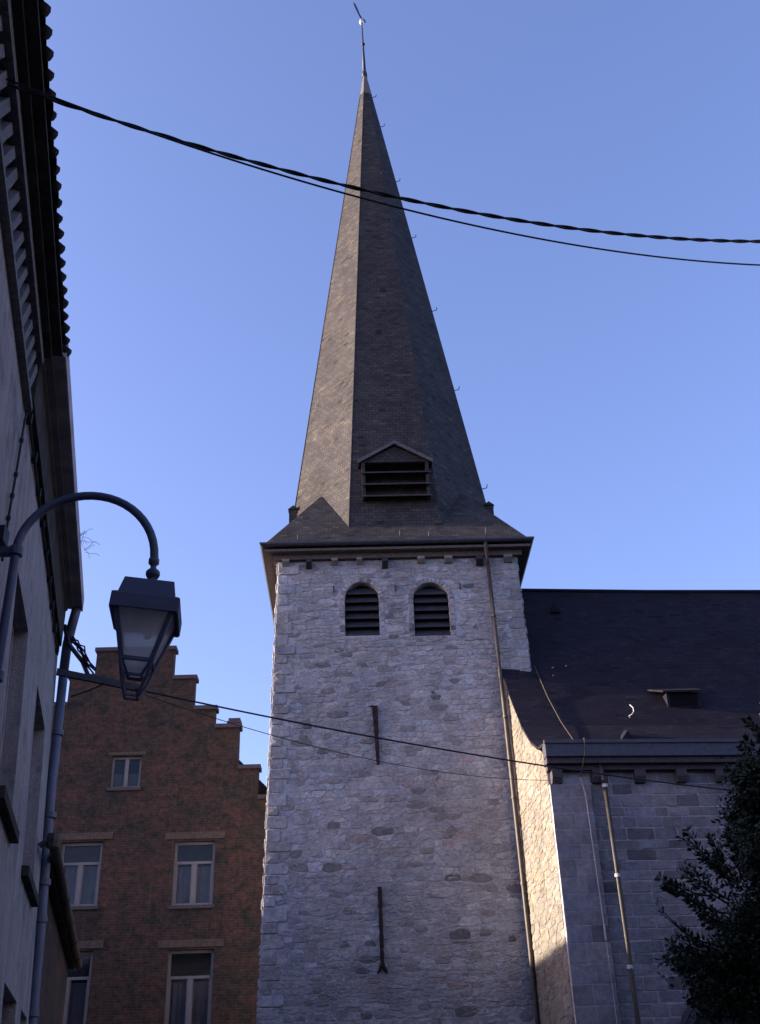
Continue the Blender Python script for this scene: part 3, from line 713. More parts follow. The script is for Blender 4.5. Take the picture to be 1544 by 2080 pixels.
# ================================================================== STEPPED GABLE HOUSE
HB = empty('brick_house', (-6.5, 34, 0), 'dark red brick house with a crow-stepped gable and white window frames behind the lamp', 'house')
GY = 34.0
def Fg(u, v, d): return Vector((u, GY-d, v))
steps = [(-12.2, 0), (-2.4, 0), (-2.4, 11.36), (-3.2, 11.36), (-3.2, 12.34), (-3.86, 12.34), (-3.86, 13.72), (-4.66, 13.72), (-4.66, 14.36), (-5.38, 14.36), (-5.38, 15.44), (-6.13, 15.44), (-6.13, 16.50), (-8.72, 16.50), (-8.72, 15.56), (-9.52, 15.56), (-9.52, 14.6), (-10.3, 14.6), (-10.3, 13.7), (-11.1, 13.7), (-11.1, 12.6), (-11.7, 12.6), (-11.7, 11.4), (-12.2, 11.4)]
wins = [(-7.88, -6.93, 11.85, 12.88, 'small'), (-5.71, -4.46, 8.24, 10.13, 'big'), (-9.17, -7.90, 8.30, 10.20, 'big'), (-5.70, -4.36, 4.75, 7.0, 'big'), (-9.25, -7.88, 4.85, 7.05, 'big')]
mb = MB(); sheet(mb, steps, [rect(a, b, c, d) for a, b, c, d, _ in wins], Fg, 0, .28)
mb.face([(-2.4, GY, 0), (-2.4, GY+10, 0), (-2.4, GY+10, 11.3), (-2.4, GY, 11.3)]); mb.face([(-12.2, GY, 0), (-12.2, GY+10, 0), (-12.2, GY+10, 11.3), (-12.2, GY, 11.3)])
st = [p for p in steps]
for i in range(2, len(steps)-1):                # depth of parapet
    a, b = steps[i], steps[i+1]; mb.face([Fg(*a, 0), Fg(*b, 0), Fg(*b, -.35), Fg(*a, -.35)])
mb.mesh([Fg(x, y, -.35) for x, y in steps], tessellate_polygon([[Vector((x, y, 0)) for x, y in steps]]))
hw = mb.build('wall', 'brick', HB, fix=False)
q = MB(); q.prism([(-12.3, GY+.34, 11.2), (-2.3, GY+.34, 11.2), (-7.3, GY+.34, 16.2)], (0, 9.8, 0)); q.build('roof', 'slate2', HB)
for i in range(2, len(steps)-1):
    a, b = steps[i], steps[i+1]
    if abs(a[1]-b[1]) < 1e-6:
        x0, x1 = min(a[0], b[0]), max(a[0], b[0]); l = .07 if i > 12 else .0; r_ = .07 if i < 13 else 0
        q = MB(); q.box((x0-l-(.06 if x1-x0 > 2 else 0), GY-.08, a[1]+.003), (x1+r_, GY+.42, a[1]+.13)); q.build('coping', 'coping', HB)
q = MB(); q.box((-4.22, GY+.02, 13.85), (-3.84, GY+.36, 14.06)); q.box((-4.26, GY-.03, 13.55+.33), (-3.80, GY+.40, 13.95)); q.build('pinnacle', 'coping', HB)
for xa, xb, z0, z1, kind in wins:
    q = MB(); f = .085 if kind == 'big' else .075; yy = GY+.14
    q.box((xa, yy, z0), (xa+f, yy+.07, z1)); q.box((xb-f, yy, z0), (xb, yy+.07, z1)); q.box((xa+f, yy, z1-f), (xb-f, yy+.07, z1)); q.box((xa+f, yy, z0), (xb-f, yy+.07, z0+f)); xm = (xa+xb)/2
    zt = z1-f
    if kind == 'big': zt = z1-.33*(z1-z0); q.box((xa+f, yy-.01, zt-.04), (xb-f, yy+.07, zt+.04))
    q.box((xm-.06, yy-.012, z0+f), (xm+.06, yy+.07, zt-.04 if kind == 'big' else zt))
    if kind == 'big':
        for s0, s1 in ((xa+f, xm-.06), (xm+.06, xb-f)):
            q.box((s0, yy+.01, z0+f), (s0+.035, yy+.06, zt-.04)); q.box((s1-.035, yy+.01, z0+f), (s1, yy+.06, zt-.04))
    fr = q.build('window', 'wframe', hw)
    q = MB(); q.box((xa+.02, yy+.045, z0+.02), (xb-.02, yy+.055, z1-.02), None, 0); 
    q.build('pane', 'pane', hw)
    q = MB(); ztop = zt if kind == 'big' else z1
    n = 26; hz = z0+(ztop-z0)*(.93 if kind == 'big' else .5)
    if xb < -7 and kind == 'big' and z0 > 8:  # a curtain fills the right light of the upper left window
        pts = [(xa+.06+(xb-xa-.12)*i/n, yy+.12+.02*math.sin(i*1.7)) for i in range(n+1)]; hz = zt
    else: pts = [(xa+.06+(xb-xa-.12)*i/n, yy+.12+.02*math.sin(i*1.7)) for i in range(n+1)]
    for i in range(n): q.face([(*pts[i], z0+.02), (*pts[i+1], z0+.02), (*pts[i+1], hz), (*pts[i], hz)])
    q.build('curtain', 'curtain', hw, fix=False)
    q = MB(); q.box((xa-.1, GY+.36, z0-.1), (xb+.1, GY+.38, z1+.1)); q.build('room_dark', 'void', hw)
    if kind == 'big': q = MB(); q.box((xa-.30, GY-.035, z1+.06), (xb+.28, GY+.1, z1+.27)); q.build('lintel', 'lintel', hw)
    else: q = MB(); q.box((xa-.12, GY-.02, z1+.03), (xb+.12, GY+.1, z1+.12)); q.build('lintel', 'lintel', hw)
    q = MB(); q.box((xa-.06, GY-.07, z0-.10), (xb+.06, GY+.13, z0-.004)); q.build('sill', 'coping', hw)

# ================================================================== LEFT STREET SIDE (s along street, w distance from the camera line)
AN = R(11.01); SDv = Vector((-math.sin(AN), math.cos(AN), 0)); SNv = Vector((math.cos(AN), math.sin(AN), 0))
def S(s, w, z): return SDv*s-SNv*w+Vector((0, 0, z))
def wall_w(z): return 1.4+.048*(z-4.7)
def Fw(u, v, d): return S(u, wall_w(v)-d, v)
def sbox(q, s0, s1, w0, w1, z0, z1, m=0): q.box((s0, w0, z0), (s1, w1, z1), lambda p: S(p.x, p.y, p.z), m)
# -- near house with clay tiles
LH = empty('whitewashed_house', S(6, 1.4, 0), 'tall grey whitewashed house with wavy clay eave tiles, nearest on the left', 'house')
SB = 9.75                                         # party line between the two houses
ZW = 9.15
def holes_for(lst): return [rect(a, b, c, d) for a, b, c, d in lst]
w1 = [(6.9, 8.2, 4.7, 6.7), (4.0, 5.2, 4.7, 6.9), (1.0, 2.2, 4.7, 6.9)]
q = MB(); sheet(q, rect(-3, SB, 0, ZW), holes_for(w1), Fw, 0, .25)
q.face([S(-3, 1.4, 0), S(-3, 9.4, 0), S(-3, 9.4, 9.1), S(-3, 1.6, 9.1)])
lw = q.build('wall', 'white', LH, fix=False)
def casement(a, b, c, d, parent):
    q = MB(); q.face([Fw(a, c, -.22), Fw(b, c, -.22), Fw(b, d, -.22), Fw(a, d, -.22)]); q.build('pane', 'glass', parent, fix=False)
    q = MB()
    for (s0, s1, z0, z1) in ((a, a+.07, c, d), (b-.07, b, c, d), (a, b, d-.07, d), (a, b, c, c+.07), ((a+b)/2-.04, (a+b)/2+.04, c, d)):
        v = [Fw(s0, z0, -.215), Fw(s1, z0, -.215), Fw(s1, z0, -.16), Fw(s0, z0, -.16), Fw(s0, z1, -.215), Fw(s1, z1, -.215), Fw(s1, z1, -.16), Fw(s0, z1, -.16)]; q.hull8(v)
    q.build('window', 'wood', parent)
    q = MB(); v = [Fw(a-.08, c-.12, .09), Fw(b+.08, c-.12, .09), Fw(b+.08, c-.12, -.1), Fw(a-.08, c-.12, -.1), Fw(a-.08, c-.005, .09), Fw(b+.08, c-.005, .09), Fw(b+.08, c-.005, -.1), Fw(a-.08, c-.005, -.1)]; q.hull8(v); q.build('sill', 'board', parent)
for a in w1: casement(*a, lw)
# cornice of limed bricks
q = MB(); sbox(q, -3, SB, 1.585, 1.64, 8.45, 9.1); q.build('cornice_back', 'board', LH)
q = MB(); s = -2.9; rr = random.Random(8)
while s < SB-.2:
    L = .135+rr.uniform(-.01, .02); v = []
    for z, so_, ww in ((8.52, 0, 1.60), (8.97, .29, 1.60)):
        for a, b in ((s+so_, 1.60), (s+so_+L*.85, 1.60), (s+so_+L*.85, 1.515), (s+so_, 1.515)): v.append(S(a, b, z+rr.uniform(-.02, .02)))
    q.hull8(v); s += .245+rr.uniform(-.012, .012)
q.build('brick_frieze', 'dent', LH)
q = MB(); sbox(q, -3, SB-.05, 1.46, 1.62, 8.98, 9.10); sbox(q, -3, SB, 1.50, 1.62, 8.40, 8.46); q.build('cornice_moulding', 'dent', LH)
q = MB(); sbox(q, -3, SB-.02, 1.38, 1.62, 9.103, 9.16); sbox(q, -3, SB, 1.28, 1.62, 9.163, 9.21); q.build('eave_soffit', 'board', LH)
# pantile roof
q = MB(); pitchT = R(42); tw = .2; rows = 14; rl = .32; rr = random.Random(4)
ns = int((SB+3)/tw)
for r_ in range(rows):
    for i in range(ns):
        s0 = -3+i*tw; j = rr.uniform(-.012, .012) + (.035 if (r_ == 0 and rr.random() < .12) else 0)
        for k in range(6):
            f0, f1 = k/6, (k+1)/6
            hgt = lambda f: .045*(.5-.5*math.cos(2*math.pi*f)) if f < .9 else .01
            pts = []
            for (f, e) in ((f0, 0), (f1, 0), (f1, 1), (f0, 1)):
                run = r_*rl+e*(rl+.04)-j; lift = .03*(1-e)
                pts.append(S(s0+f*tw, 1.25+run*math.cos(pitchT), 9.22+run*math.sin(pitchT)+hgt(f)*1.3+lift))
            q.face(pts)
            if r_ == 0:
                a, b = pts[0], pts[1]; q.face([a, b, b-Vector((0, 0, .02)), a-Vector((0, 0, .02))])
q.build('tile_roof', 'tile', LH, fix=False)
q = MB(); s = -2.9
while s < SB:
    q.tube([S(s+.1, 1.235, 9.245), S(s+.1, 1.5, 9.245+.24)], .052+rr.uniform(-.006, .01), 8); s += tw
q.build('eave_tile_ends', 'tile', LH, True)
q = MB(); rt_ = 1.25+14*.32*math.cos(pitchT); zt_ = 9.2+14*.32*math.sin(pitchT); q.prism([S(-3, 1.62, 9.2), S(-3, rt_, zt_-.05), S(-3, 2*rt_-1.4, 9.2)], SDv*(SB+3)); q.build('roof_core', 'tile', LH)

# -- second house with a boxed wooden eave
MH = empty('rendered_house', S(13, 1.4, 0), 'grey rendered house with a boxed wooden eave, between the tiled house and the brick gable', 'house')
SE = 16.75
w2 = [(10.55, 12.1, 4.68, 6.95), (13.75, 15.45, 4.68, 6.95), (9.9, 11.3, .3, 3.3), (12.9, 14.5, 1.0, 3.3), (15.2, 16.2, .3, 3.3)]
q = MB(); sheet(q, rect(SB+.003, SE, 0, 9.2), holes_for(w2), Fw, 0, .26)
q.face([Fw(SE, 0, 0), S(SE, 7, 0), S(SE, 7, 9.1), Fw(SE, 9.1, 0)])
mw = q.build('wall', 'white', MH, fix=False)
for a, b, c, d in w2: casement(a, b, c, d, mw)
q = MB(); sbox(q, SB+.02, 16.2, 1.50, 1.56, 8.55, 9.19); sbox(q, SB+.02, 16.25, 1.56, 1.63, 8.62, 9.19); q.build('frieze_board', 'board', MH)
q = MB(); sbox(q, SB+.01, 16.2, 1.27, 1.50, 9.19, 9.24); sbox(q, SB+.01, 16.22, 1.245, 1.27, 9.17, 9.40); sbox(q, SB+.02, 16.19, 1.385, 1.40, 9.165, 9.19); sbox(q, SB+.02, 16.19, 1.475, 1.50, 9.15, 9.19); q.build('eave_box', 'wood', MH)
q = MB(); q.prism([S(SB+.01, 1.28, 9.41), S(SB+.01, 5.2, 12.2), S(SB+.01, 9, 9.41)], SDv*6.3); q.build('roof', 'slate2', MH)
q = MB(); q.tube([S(16.15, 1.33, 9.25), S(16.2, 1.37, 9.0), S(16.45, 1.44, 8.7), S(16.6, 1.455, 8.3)], .075, 10); q.tube([S(16.6, 1.455, 8.4), S(16.6, 1.42, 6.4), S(16.6, 1.33, 4.4), S(16.62, 1.27, 2.5), S(16.62, 1.26, .1)], .07, 12); gp = q.build('drainpipe', 'gpipe', MH, True)
for z in (7.3, 6.05, 5.1, 4.6, 3.4):
    ww = 1.27+(z-2.5)*.0325; q = MB(); q.lathe(S(16.6, ww, z), [(.07, -.05), (.09, -.04), (.09, .04), (.07, .05)], 12); q.build('pipe_bracket', 'gpipe', gp)
# wall cable with clips
def cable(name, pts, r, label, cat='cable', mt='cable', k=8):
    q = MB(); q.tube(pts, r, k); o = q.build(name, mt, None, True); return tag(o, label, cat)
cp = []
rr = random.Random(9)
for i in range(60):
    s = 5.0+i*(16.3-5.0)/59; z = 8.48+.03*math.sin(s*1.1)+rr.uniform(-.008, .008); cp.append(S(s, wall_w(z)-.03, z))
wc = empty('wall_cable', cp[0], 'black cable clipped along the left wall just under the eaves', 'cable')
q = MB(); q.tube(cp, .016, 6); q.tube([p+Vector((0, 0, .05+.015*math.sin(i))) for i, p in enumerate(cp)], .012, 6); q.build('strand', 'cable', wc)
for i in range(2, 59, 4):
    q = MB(); a = cp[i]; q.box((a.x-.02, a.y-.02, a.z-.05), (a.x+.03, a.y+.02, a.z+.09)); q.build('clip', 'cable', wc)
p2 = []
for (s, z) in ((9.95, 8.50), (9.75, 8.42), (9.62, 8.2), (9.55, 7.9), (9.4, 7.4), (9.25, 6.95), (9.15, 6.6), (9.1, 6.3)): p2.append(S(s, wall_w(z)-.03, z))
dc = empty('drop_cable', p2[0], 'thin black cable dropping down the left wall to the lamp bracket', 'cable')
q = MB(); q.tube(p2, .012, 6); q.build('strand', 'cable', dc)
for (s, z) in ((9.55, 7.9), (9.4, 7.4), (9.3, 7.1), (9.2, 6.8)):
    q = MB(); q.lathe(S(s, wall_w(z)-.03, z), [(.012, -.03), (.022, -.02), (.022, .02), (.012, .03)], 6); q.build('clip', 'cable', dc)

# -- low brick house with a drooping gutter
LO = empty('low_brick_house', S(21, 1.42, 0), 'low brick house with a brown gutter, at the bottom left beyond the rendered house', 'house')
def Fo(u, v, d): return S(u, 1.44-d, v)
q = MB(); sheet(q, rect(SE+.01, 26.6, 0, 5.5), [rect(18.6, 19.5, 1.5, 3.4), rect(22.0, 22.9, 1.5, 3.4)], Fo, 0, .2)
q.face([S(26.6, 1.44, 0), S(26.6, 8, 0), S(26.6, 8, 5.5), S(26.6, 1.44, 5.5)]); ow = q.build('wall', 'brick2', LO, fix=False)
for a, b in ((18.6, 19.5), (22.0, 22.9)):
    q = MB(); q.face([Fo(a, 1.5, -.18), Fo(b, 1.5, -.18), Fo(b, 3.4, -.18), Fo(a, 3.4, -.18)]); q.build('window', 'glass', ow, fix=False)
q = MB(); q.prism([S(SE+.02, 1.30, 5.52), S(SE+.02, 5.0, 8.35), S(SE+.02, 9, 5.52)], SDv*9.9); q.build('roof', 'slate2', LO)
q = MB(); sbox(q, SE+.03, 26.5, 1.30, 1.435, 5.36, 5.50); q.build('fascia', 'board', LO)
q = MB(); q.tube([S(15.7, 1.235, 5.46), S(20, 1.235, 5.46), S(26.8, 1.235, 5.46)], .075, 12); gt = q.build('gutter', 'pipe', LO, True)
q = MB(); q.lathe(S(15.7, 1.235, 5.46), [(.09, -.09), (.1, 0), (.09, .09)], 10); q.tube([S(15.7, 1.24, 5.47), S(15.66, 1.34, 5.43), S(15.66, 1.40, 5.38)], .04, 8); q.build('gutter_stop', 'pipe', gt)
for s in (17.5, 19.5, 21.5, 23.5, 25.5):
    q = MB(); q.tube([S(s, 1.235+.082*math.cos(t), 5.46+.082*math.sin(t)) for t in [math.pi*2*i/10 for i in range(11)]], .008, 5); q.build('gutter_bracket', 'dark', gt)

# -- taller house added out of view behind the low one; its roof throws the shade on the foot of the nave end wall
RH = empty('added_shade_house', S(29, 5, 0), 'unseen slate-roofed house added behind the low brick house to shade the nave wall', 'house')
q = MB(); q.box((26.62, 4.2, 0), (34, 9.0, 6.2), lambda p: S(p.x, p.y, p.z)); q.build('wall', 'brick2', RH)
q = MB(); q.prism([S(26.5, 4.0, 6.21), S(26.5, 6.6, 8.75), S(26.5, 9.2, 6.21)], SDv*7.6); q.build('roof', 'slate2', RH)
# -- unseen rest of the street round the camera, added to block low sky light
for nm_, s0, s1, w0, w1_, hh, lb in (('unseen_terraced_house', -22, -3.02, 1.42, 9, 9.0, 'unseen rendered terraced house added behind the camera, left side of the street'), ('unseen_terraced_house', -24, 1.5, -4.6, -12, 11.5, 'unseen tall rendered terraced house added behind the camera, right side of the street'), ('unseen_terraced_house', -34, -26, 9, -14, 13.0, 'unseen rendered house added to close the street behind the camera')):
    t = empty(nm_, S((s0+s1)/2, w0, 0), lb, 'house', 'unseen terraced houses added round the camera'); a_, b_ = sorted((w0, w1_))
    q = MB(); q.box((s0, a_, 0), (s1, b_, hh), lambda p: S(p.x, p.y, p.z)); wl = q.build('wall', 'white', t)
    q = MB(); wm = (a_+b_)/2; q.prism([S(s0-.1, a_-.2, hh+.01), S(s0-.1, wm, hh+3), S(s0-.1, b_+.2, hh+.01)], SDv*(s1-s0+.2)); q.build('roof', 'slate2', t)
    wf = w0-.02 if w0 > 0 else w0+.02
    for i in range(int((s1-s0)/2.6)):
        for zz_ in (1.2, 4.4, 7.4):
            if zz_+1.6 > hh: continue
            sa = s0+.9+i*2.6; q = MB(); sbox(q, sa, sa+1.1, min(w0, wf)-.01, max(w0, wf)+.01, zz_, zz_+1.6); q.build('window', 'glass', wl)

t = empty('unseen_corner_house', (10, 8, 0), 'tall rendered house added out of view on the right to cut sky light', 'house')  # unseen house added to darken the foot of the tower
q = MB(); q.box((9.6, 1.5, 0), (17, 14.5, 11.5)); wl = q.build('wall', 'white', t)
q = MB(); q.prism([(9.3, 1.3, 11.51), (13.3, 1.3, 14.3), (17.3, 1.3, 11.51)], (0, 13.4, 0)); q.build('roof', 'slate2', t)
for i in range(4):
    for zz_ in (1.2, 4.4, 7.6): q = MB(); q.box((9.57, 2.6+i*3.0, zz_), (9.63, 3.8+i*3.0, zz_+1.7)); q.build('window', 'glass', wl)

# -- iron arm with cable coil
AR = empty('cable_arm', S(16.4, 1.5, 8.15), 'dark iron arm reaching from the left wall behind the lamp, holding cables', 'bracket')
a0 = S(16.3, 1.53, 8.17); a1 = Vector((-3.42, 16.1, 8.02)); q = MB()
dd = (a1-a0).normalized(); ez = Vector((0, 0, .05)); ey = dd.cross(Vector((0, 0, 1))).normalized()*.03
q.hull8([a0-ez-ey, a1-ez-ey, a1-ez+ey, a0-ez+ey, a0+ez-ey, a1+ez-ey, a1+ez+ey, a0+ez+ey]); q.build('arm', 'dark', AR)
q = MB(); mid = a0.lerp(a1, .38); q.tube([S(16.3, 1.50, 8.95), S(16.2, 1.40, 8.6), mid+Vector((-.12, 0, .28)), mid+Vector((0, 0, .03))], .035, 8); q.build('stay', 'dark', AR)
q = MB(); rr = random.Random(12)
for k in range(6):
    pts = [S(16.3, 1.49, 8.9-.03*k)]
    for t in (.25, .5, .75, .95): pts.append(S(16.3, 1.46, 8.85).lerp(mid+Vector((.12, 0, .04)), t)+Vector((rr.uniform(-.06, .06), rr.uniform(-.05, .05), rr.uniform(-.02, .12))))
    q.tube(pts, .014, 5)
q.build('cable_tangle', 'cable', AR)
q = MB(); q.tube([a0.lerp(a1, .2)+Vector((0, 0, -.35)), a0.lerp(a1, .4)+Vector((0, 0, -.2)), a0.lerp(a1, .62)+Vector((0, 0, .0)), a0.lerp(a1, .8)+Vector((0, 0, -.02)), a1], .014, 6); q.build('cable_loop', 'cable', AR)

# ================================================================== STREET LAMP
lc = Vector((-1.72, 8.12, 0)); wallp = Vector((-2.80, 7.95, 0))
LP = empty('street_lamp', (wallp.x-.2, wallp.y, 4.8), 'dark blue-grey gooseneck street lantern with frosted glass, fixed to the left wall', 'street lamp')
path = [Vector((-2.80, 7.95, z)) for z in (4.3, 4.8, 5.3, 5.8, 6.02)]
cxm, rad = (-2.80-1.69)/2, .555
zc = 6.03
for i in range(1, 25):
    t = math.pi*(1-i/24); f = i/24
    path.append(Vector((cxm+rad*math.cos(t), 7.95+.17*f, zc+(.56)*math.sin(t)-.02*f)))
path += [Vector((-1.69, 8.12, 5.97))]
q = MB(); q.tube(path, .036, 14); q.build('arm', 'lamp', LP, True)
q = MB()
for z in (6.0, 4.9):
    wx = S(8.3, wall_w(z), z); q.box((wx.x-.02, 7.91, z-.03), (-2.78, 7.99, z+.03))
    q.lathe((-2.80, 7.95, z), [(.045, -.045), (.058, -.035), (.058, .035), (.045, .045)], 12)
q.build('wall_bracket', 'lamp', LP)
q = MB(); q.box((-3.02, 7.88, 6.08), (-2.90, 8.02, 6.22)); q.build('junction_box', 'dark', LP)
q = MB(); L0 = Vector((-1.69, 8.12, 0))
q.lathe(L0+Vector((0, 0, 5.76)), [(.095, -.10), (.098, -.05), (.085, -.01), (.055, .02), (.03, .035), (.028, .05), (.05, .06), (.06, .085), (.058, .11), (.04, .13), (.025, .14), (.025, .17), (.045, .19), (.045, .23)], 18)
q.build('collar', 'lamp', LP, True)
Rz = Matrix.Rotation(R(7), 4, 'Z'); tilt = Matrix.Rotation(R(5.5), 4, Vector((.98, -.2, 0)).cross(Vector((0, 0, 1))).normalized() * -1)
def LQ(x, y, z): return L0+Vector((0, 0, 5.76))+(tilt.to_3x3() @ ((Rz @ Vector((x, y, 0)))+Vector((0, 0, z-5.76))))
def frust(q, h0, z0, h1, z1, m=0):
    q.hull8([LQ(-h0, -h0, z0), LQ(h0, -h0, z0), LQ(h0, h0, z0), LQ(-h0, h0, z0), LQ(-h1, -h1, z1), LQ(h1, -h1, z1), LQ(h1, h1, z1), LQ(-h1, h1, z1)], m)
q = MB(); frust(q, .236, 5.53, .20, 5.71); 
t_ = .012                                            # square hood, open below
H0, H1 = .262, 5.54
for sx, sy in ((0, -1), (0, 1), (1, 0), (-1, 0)):
    if sx == 0: q.hull8([LQ(-H0, sy*H0-t_, 5.42), LQ(H0, sy*H0-t_, 5.42), LQ(H0, sy*H0+t_, 5.42), LQ(-H0, sy*H0+t_, 5.42), LQ(-H0, sy*H0-t_, H1), LQ(H0, sy*H0-t_, H1), LQ(H0, sy*H0+t_, H1), LQ(-H0, sy*H0+t_, H1)])
    else: q.hull8([LQ(sx*H0-t_, -H0+t_, 5.42), LQ(sx*H0+t_, -H0+t_, 5.42), LQ(sx*H0+t_, H0-t_, 5.42), LQ(sx*H0-t_, H0-t_, 5.42), LQ(sx*H0-t_, -H0+t_, H1), LQ(sx*H0+t_, -H0+t_, H1), LQ(sx*H0+t_, H0-t_, H1), LQ(sx*H0-t_, H0-t_, H1)])
frust(q, H0+.01, 5.541, H0-.02, 5.56)
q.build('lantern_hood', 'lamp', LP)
q = MB(); G0, GZ0, G1, GZ1 = .235, 5.46, .118, 5.05     # glass body
rn = lambda h, z: [LQ(-h, -h, z), LQ(h, -h, z), LQ(h, h, z), LQ(-h, h, z)]
a, b = rn(G0-.01, GZ0), rn(G1-.005, GZ1)
for i in range(4): q.face([a[i], a[(i+1) % 4], b[(i+1) % 4], b[i]])
c_2, d_2 = rn(G1-.005, GZ1-.02), rn(.06, 4.95)
for i in range(4): q.face([c_2[i], c_2[(i+1) % 4], d_2[(i+1) % 4], d_2[i]])
q.build('glass_pane', 'lglass', LP, fix=False)
q = MB(); a, b = rn(G0, 5.50), rn(G1, GZ1)
for i in range(4): q.tube([a[i], b[i]], .026, 4)
for i in range(4): q.tube([b[i], b[(i+1) % 4]], .020, 4)
c3, d3 = rn(G1, GZ1), rn(.056, 4.94)
for i in range(4): q.tube([c3[i], d3[i]], .014, 4)
for i in range(4): q.tube([d3[i], d3[(i+1) % 4]], .014, 4)
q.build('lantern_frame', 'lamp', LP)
q = MB(); b2 = rn(G1+.01, GZ1+.01); e2 = rn(.05, 4.77)
for i in range(4): q.tube([b2[i], b2[i].lerp(e2[i], .35)+Vector((0, 0, -.03)), e2[i]], .016, 6)
for i in range(4): q.tube([e2[i], e2[(i+1) % 4]], .012, 4)
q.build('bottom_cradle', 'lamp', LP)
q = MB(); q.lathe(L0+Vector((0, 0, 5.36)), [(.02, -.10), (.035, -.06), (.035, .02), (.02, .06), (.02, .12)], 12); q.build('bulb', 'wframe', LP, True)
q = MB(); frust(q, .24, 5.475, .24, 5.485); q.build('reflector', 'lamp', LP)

# ================================================================== OVERHEAD CABLES
def span(A, E, coef, n, ext=0, r=.011, wig=0, twist=None):
    A = Vector(A); E = Vector(E); h = Vector((E.x-A.x, E.y-A.y, 0)); L = h.length; h.normalize(); P = []
    sidev = Vector((-h.y, h.x, 0))
    for i in range(n+1):
        d = (L+ext)*i/n; z = coef[0]*d*d+coef[1]*d+coef[2]
        p = Vector((A.x, A.y, 0))+h*d+Vector((0, 0, z))
        if twist:
            ph = 2*math.pi*d/twist[0]+twist[2]; p = p+sidev*twist[1]*math.cos(ph)+Vector((0, 0, twist[1]*math.sin(ph)))
        P.append(p)
    return P
e = empty('overhead_cable', (-2.69, 5.66, 8.94), 'thick twisted pair of black cables, uppermost across the sky and spire', 'cable', 'cables crossing above the street')
A, E_, cf = (-2.69, 5.659), (4.395, 8.5), (.029, -.097, 8.9416)
for ph, nm in ((0, 'strand'), (math.pi, 'strand')):
    q = MB(); q.tube(span((*A, 0), (*E_, 0), cf, 300, 5.6, twist=(.55, .0095, ph)), .0108, 6); q.build(nm, 'cable', e, True)
q = MB(); q.tube(span((-2.678, 5.597, 0), (4.324, 8.5, 0), (.0288, -.1347, 8.9207), 80, 5.6), .0095, 6); tag(q.build('overhead_cable', 'cable', None, True), 'single black cable crossing the sky just below the twisted one', 'cable', 'cables crossing above the street')
q = MB(); q.tube(span((-3.431, 15.9, 0), (7.80, 21.0, 0), (.0043, -.0899, 7.9331), 90, 9.8), .014, 6); tag(q.build('overhead_cable', 'cable', None, True), 'black cable crossing low in front of the tower and the sunlit nave wall', 'cable', 'cables crossing above the street')
q = MB(); q.tube(span((-3.46, 16.05, 0), (4.316, 24.65, 0), (.0101, -.0322, 7.9517), 40, .1), .007, 5); tag(q.build('overhead_cable', 'cable', None, True), 'thinnest grey cable, below the lowest black cable across the tower', 'cable', 'cables crossing above the street')

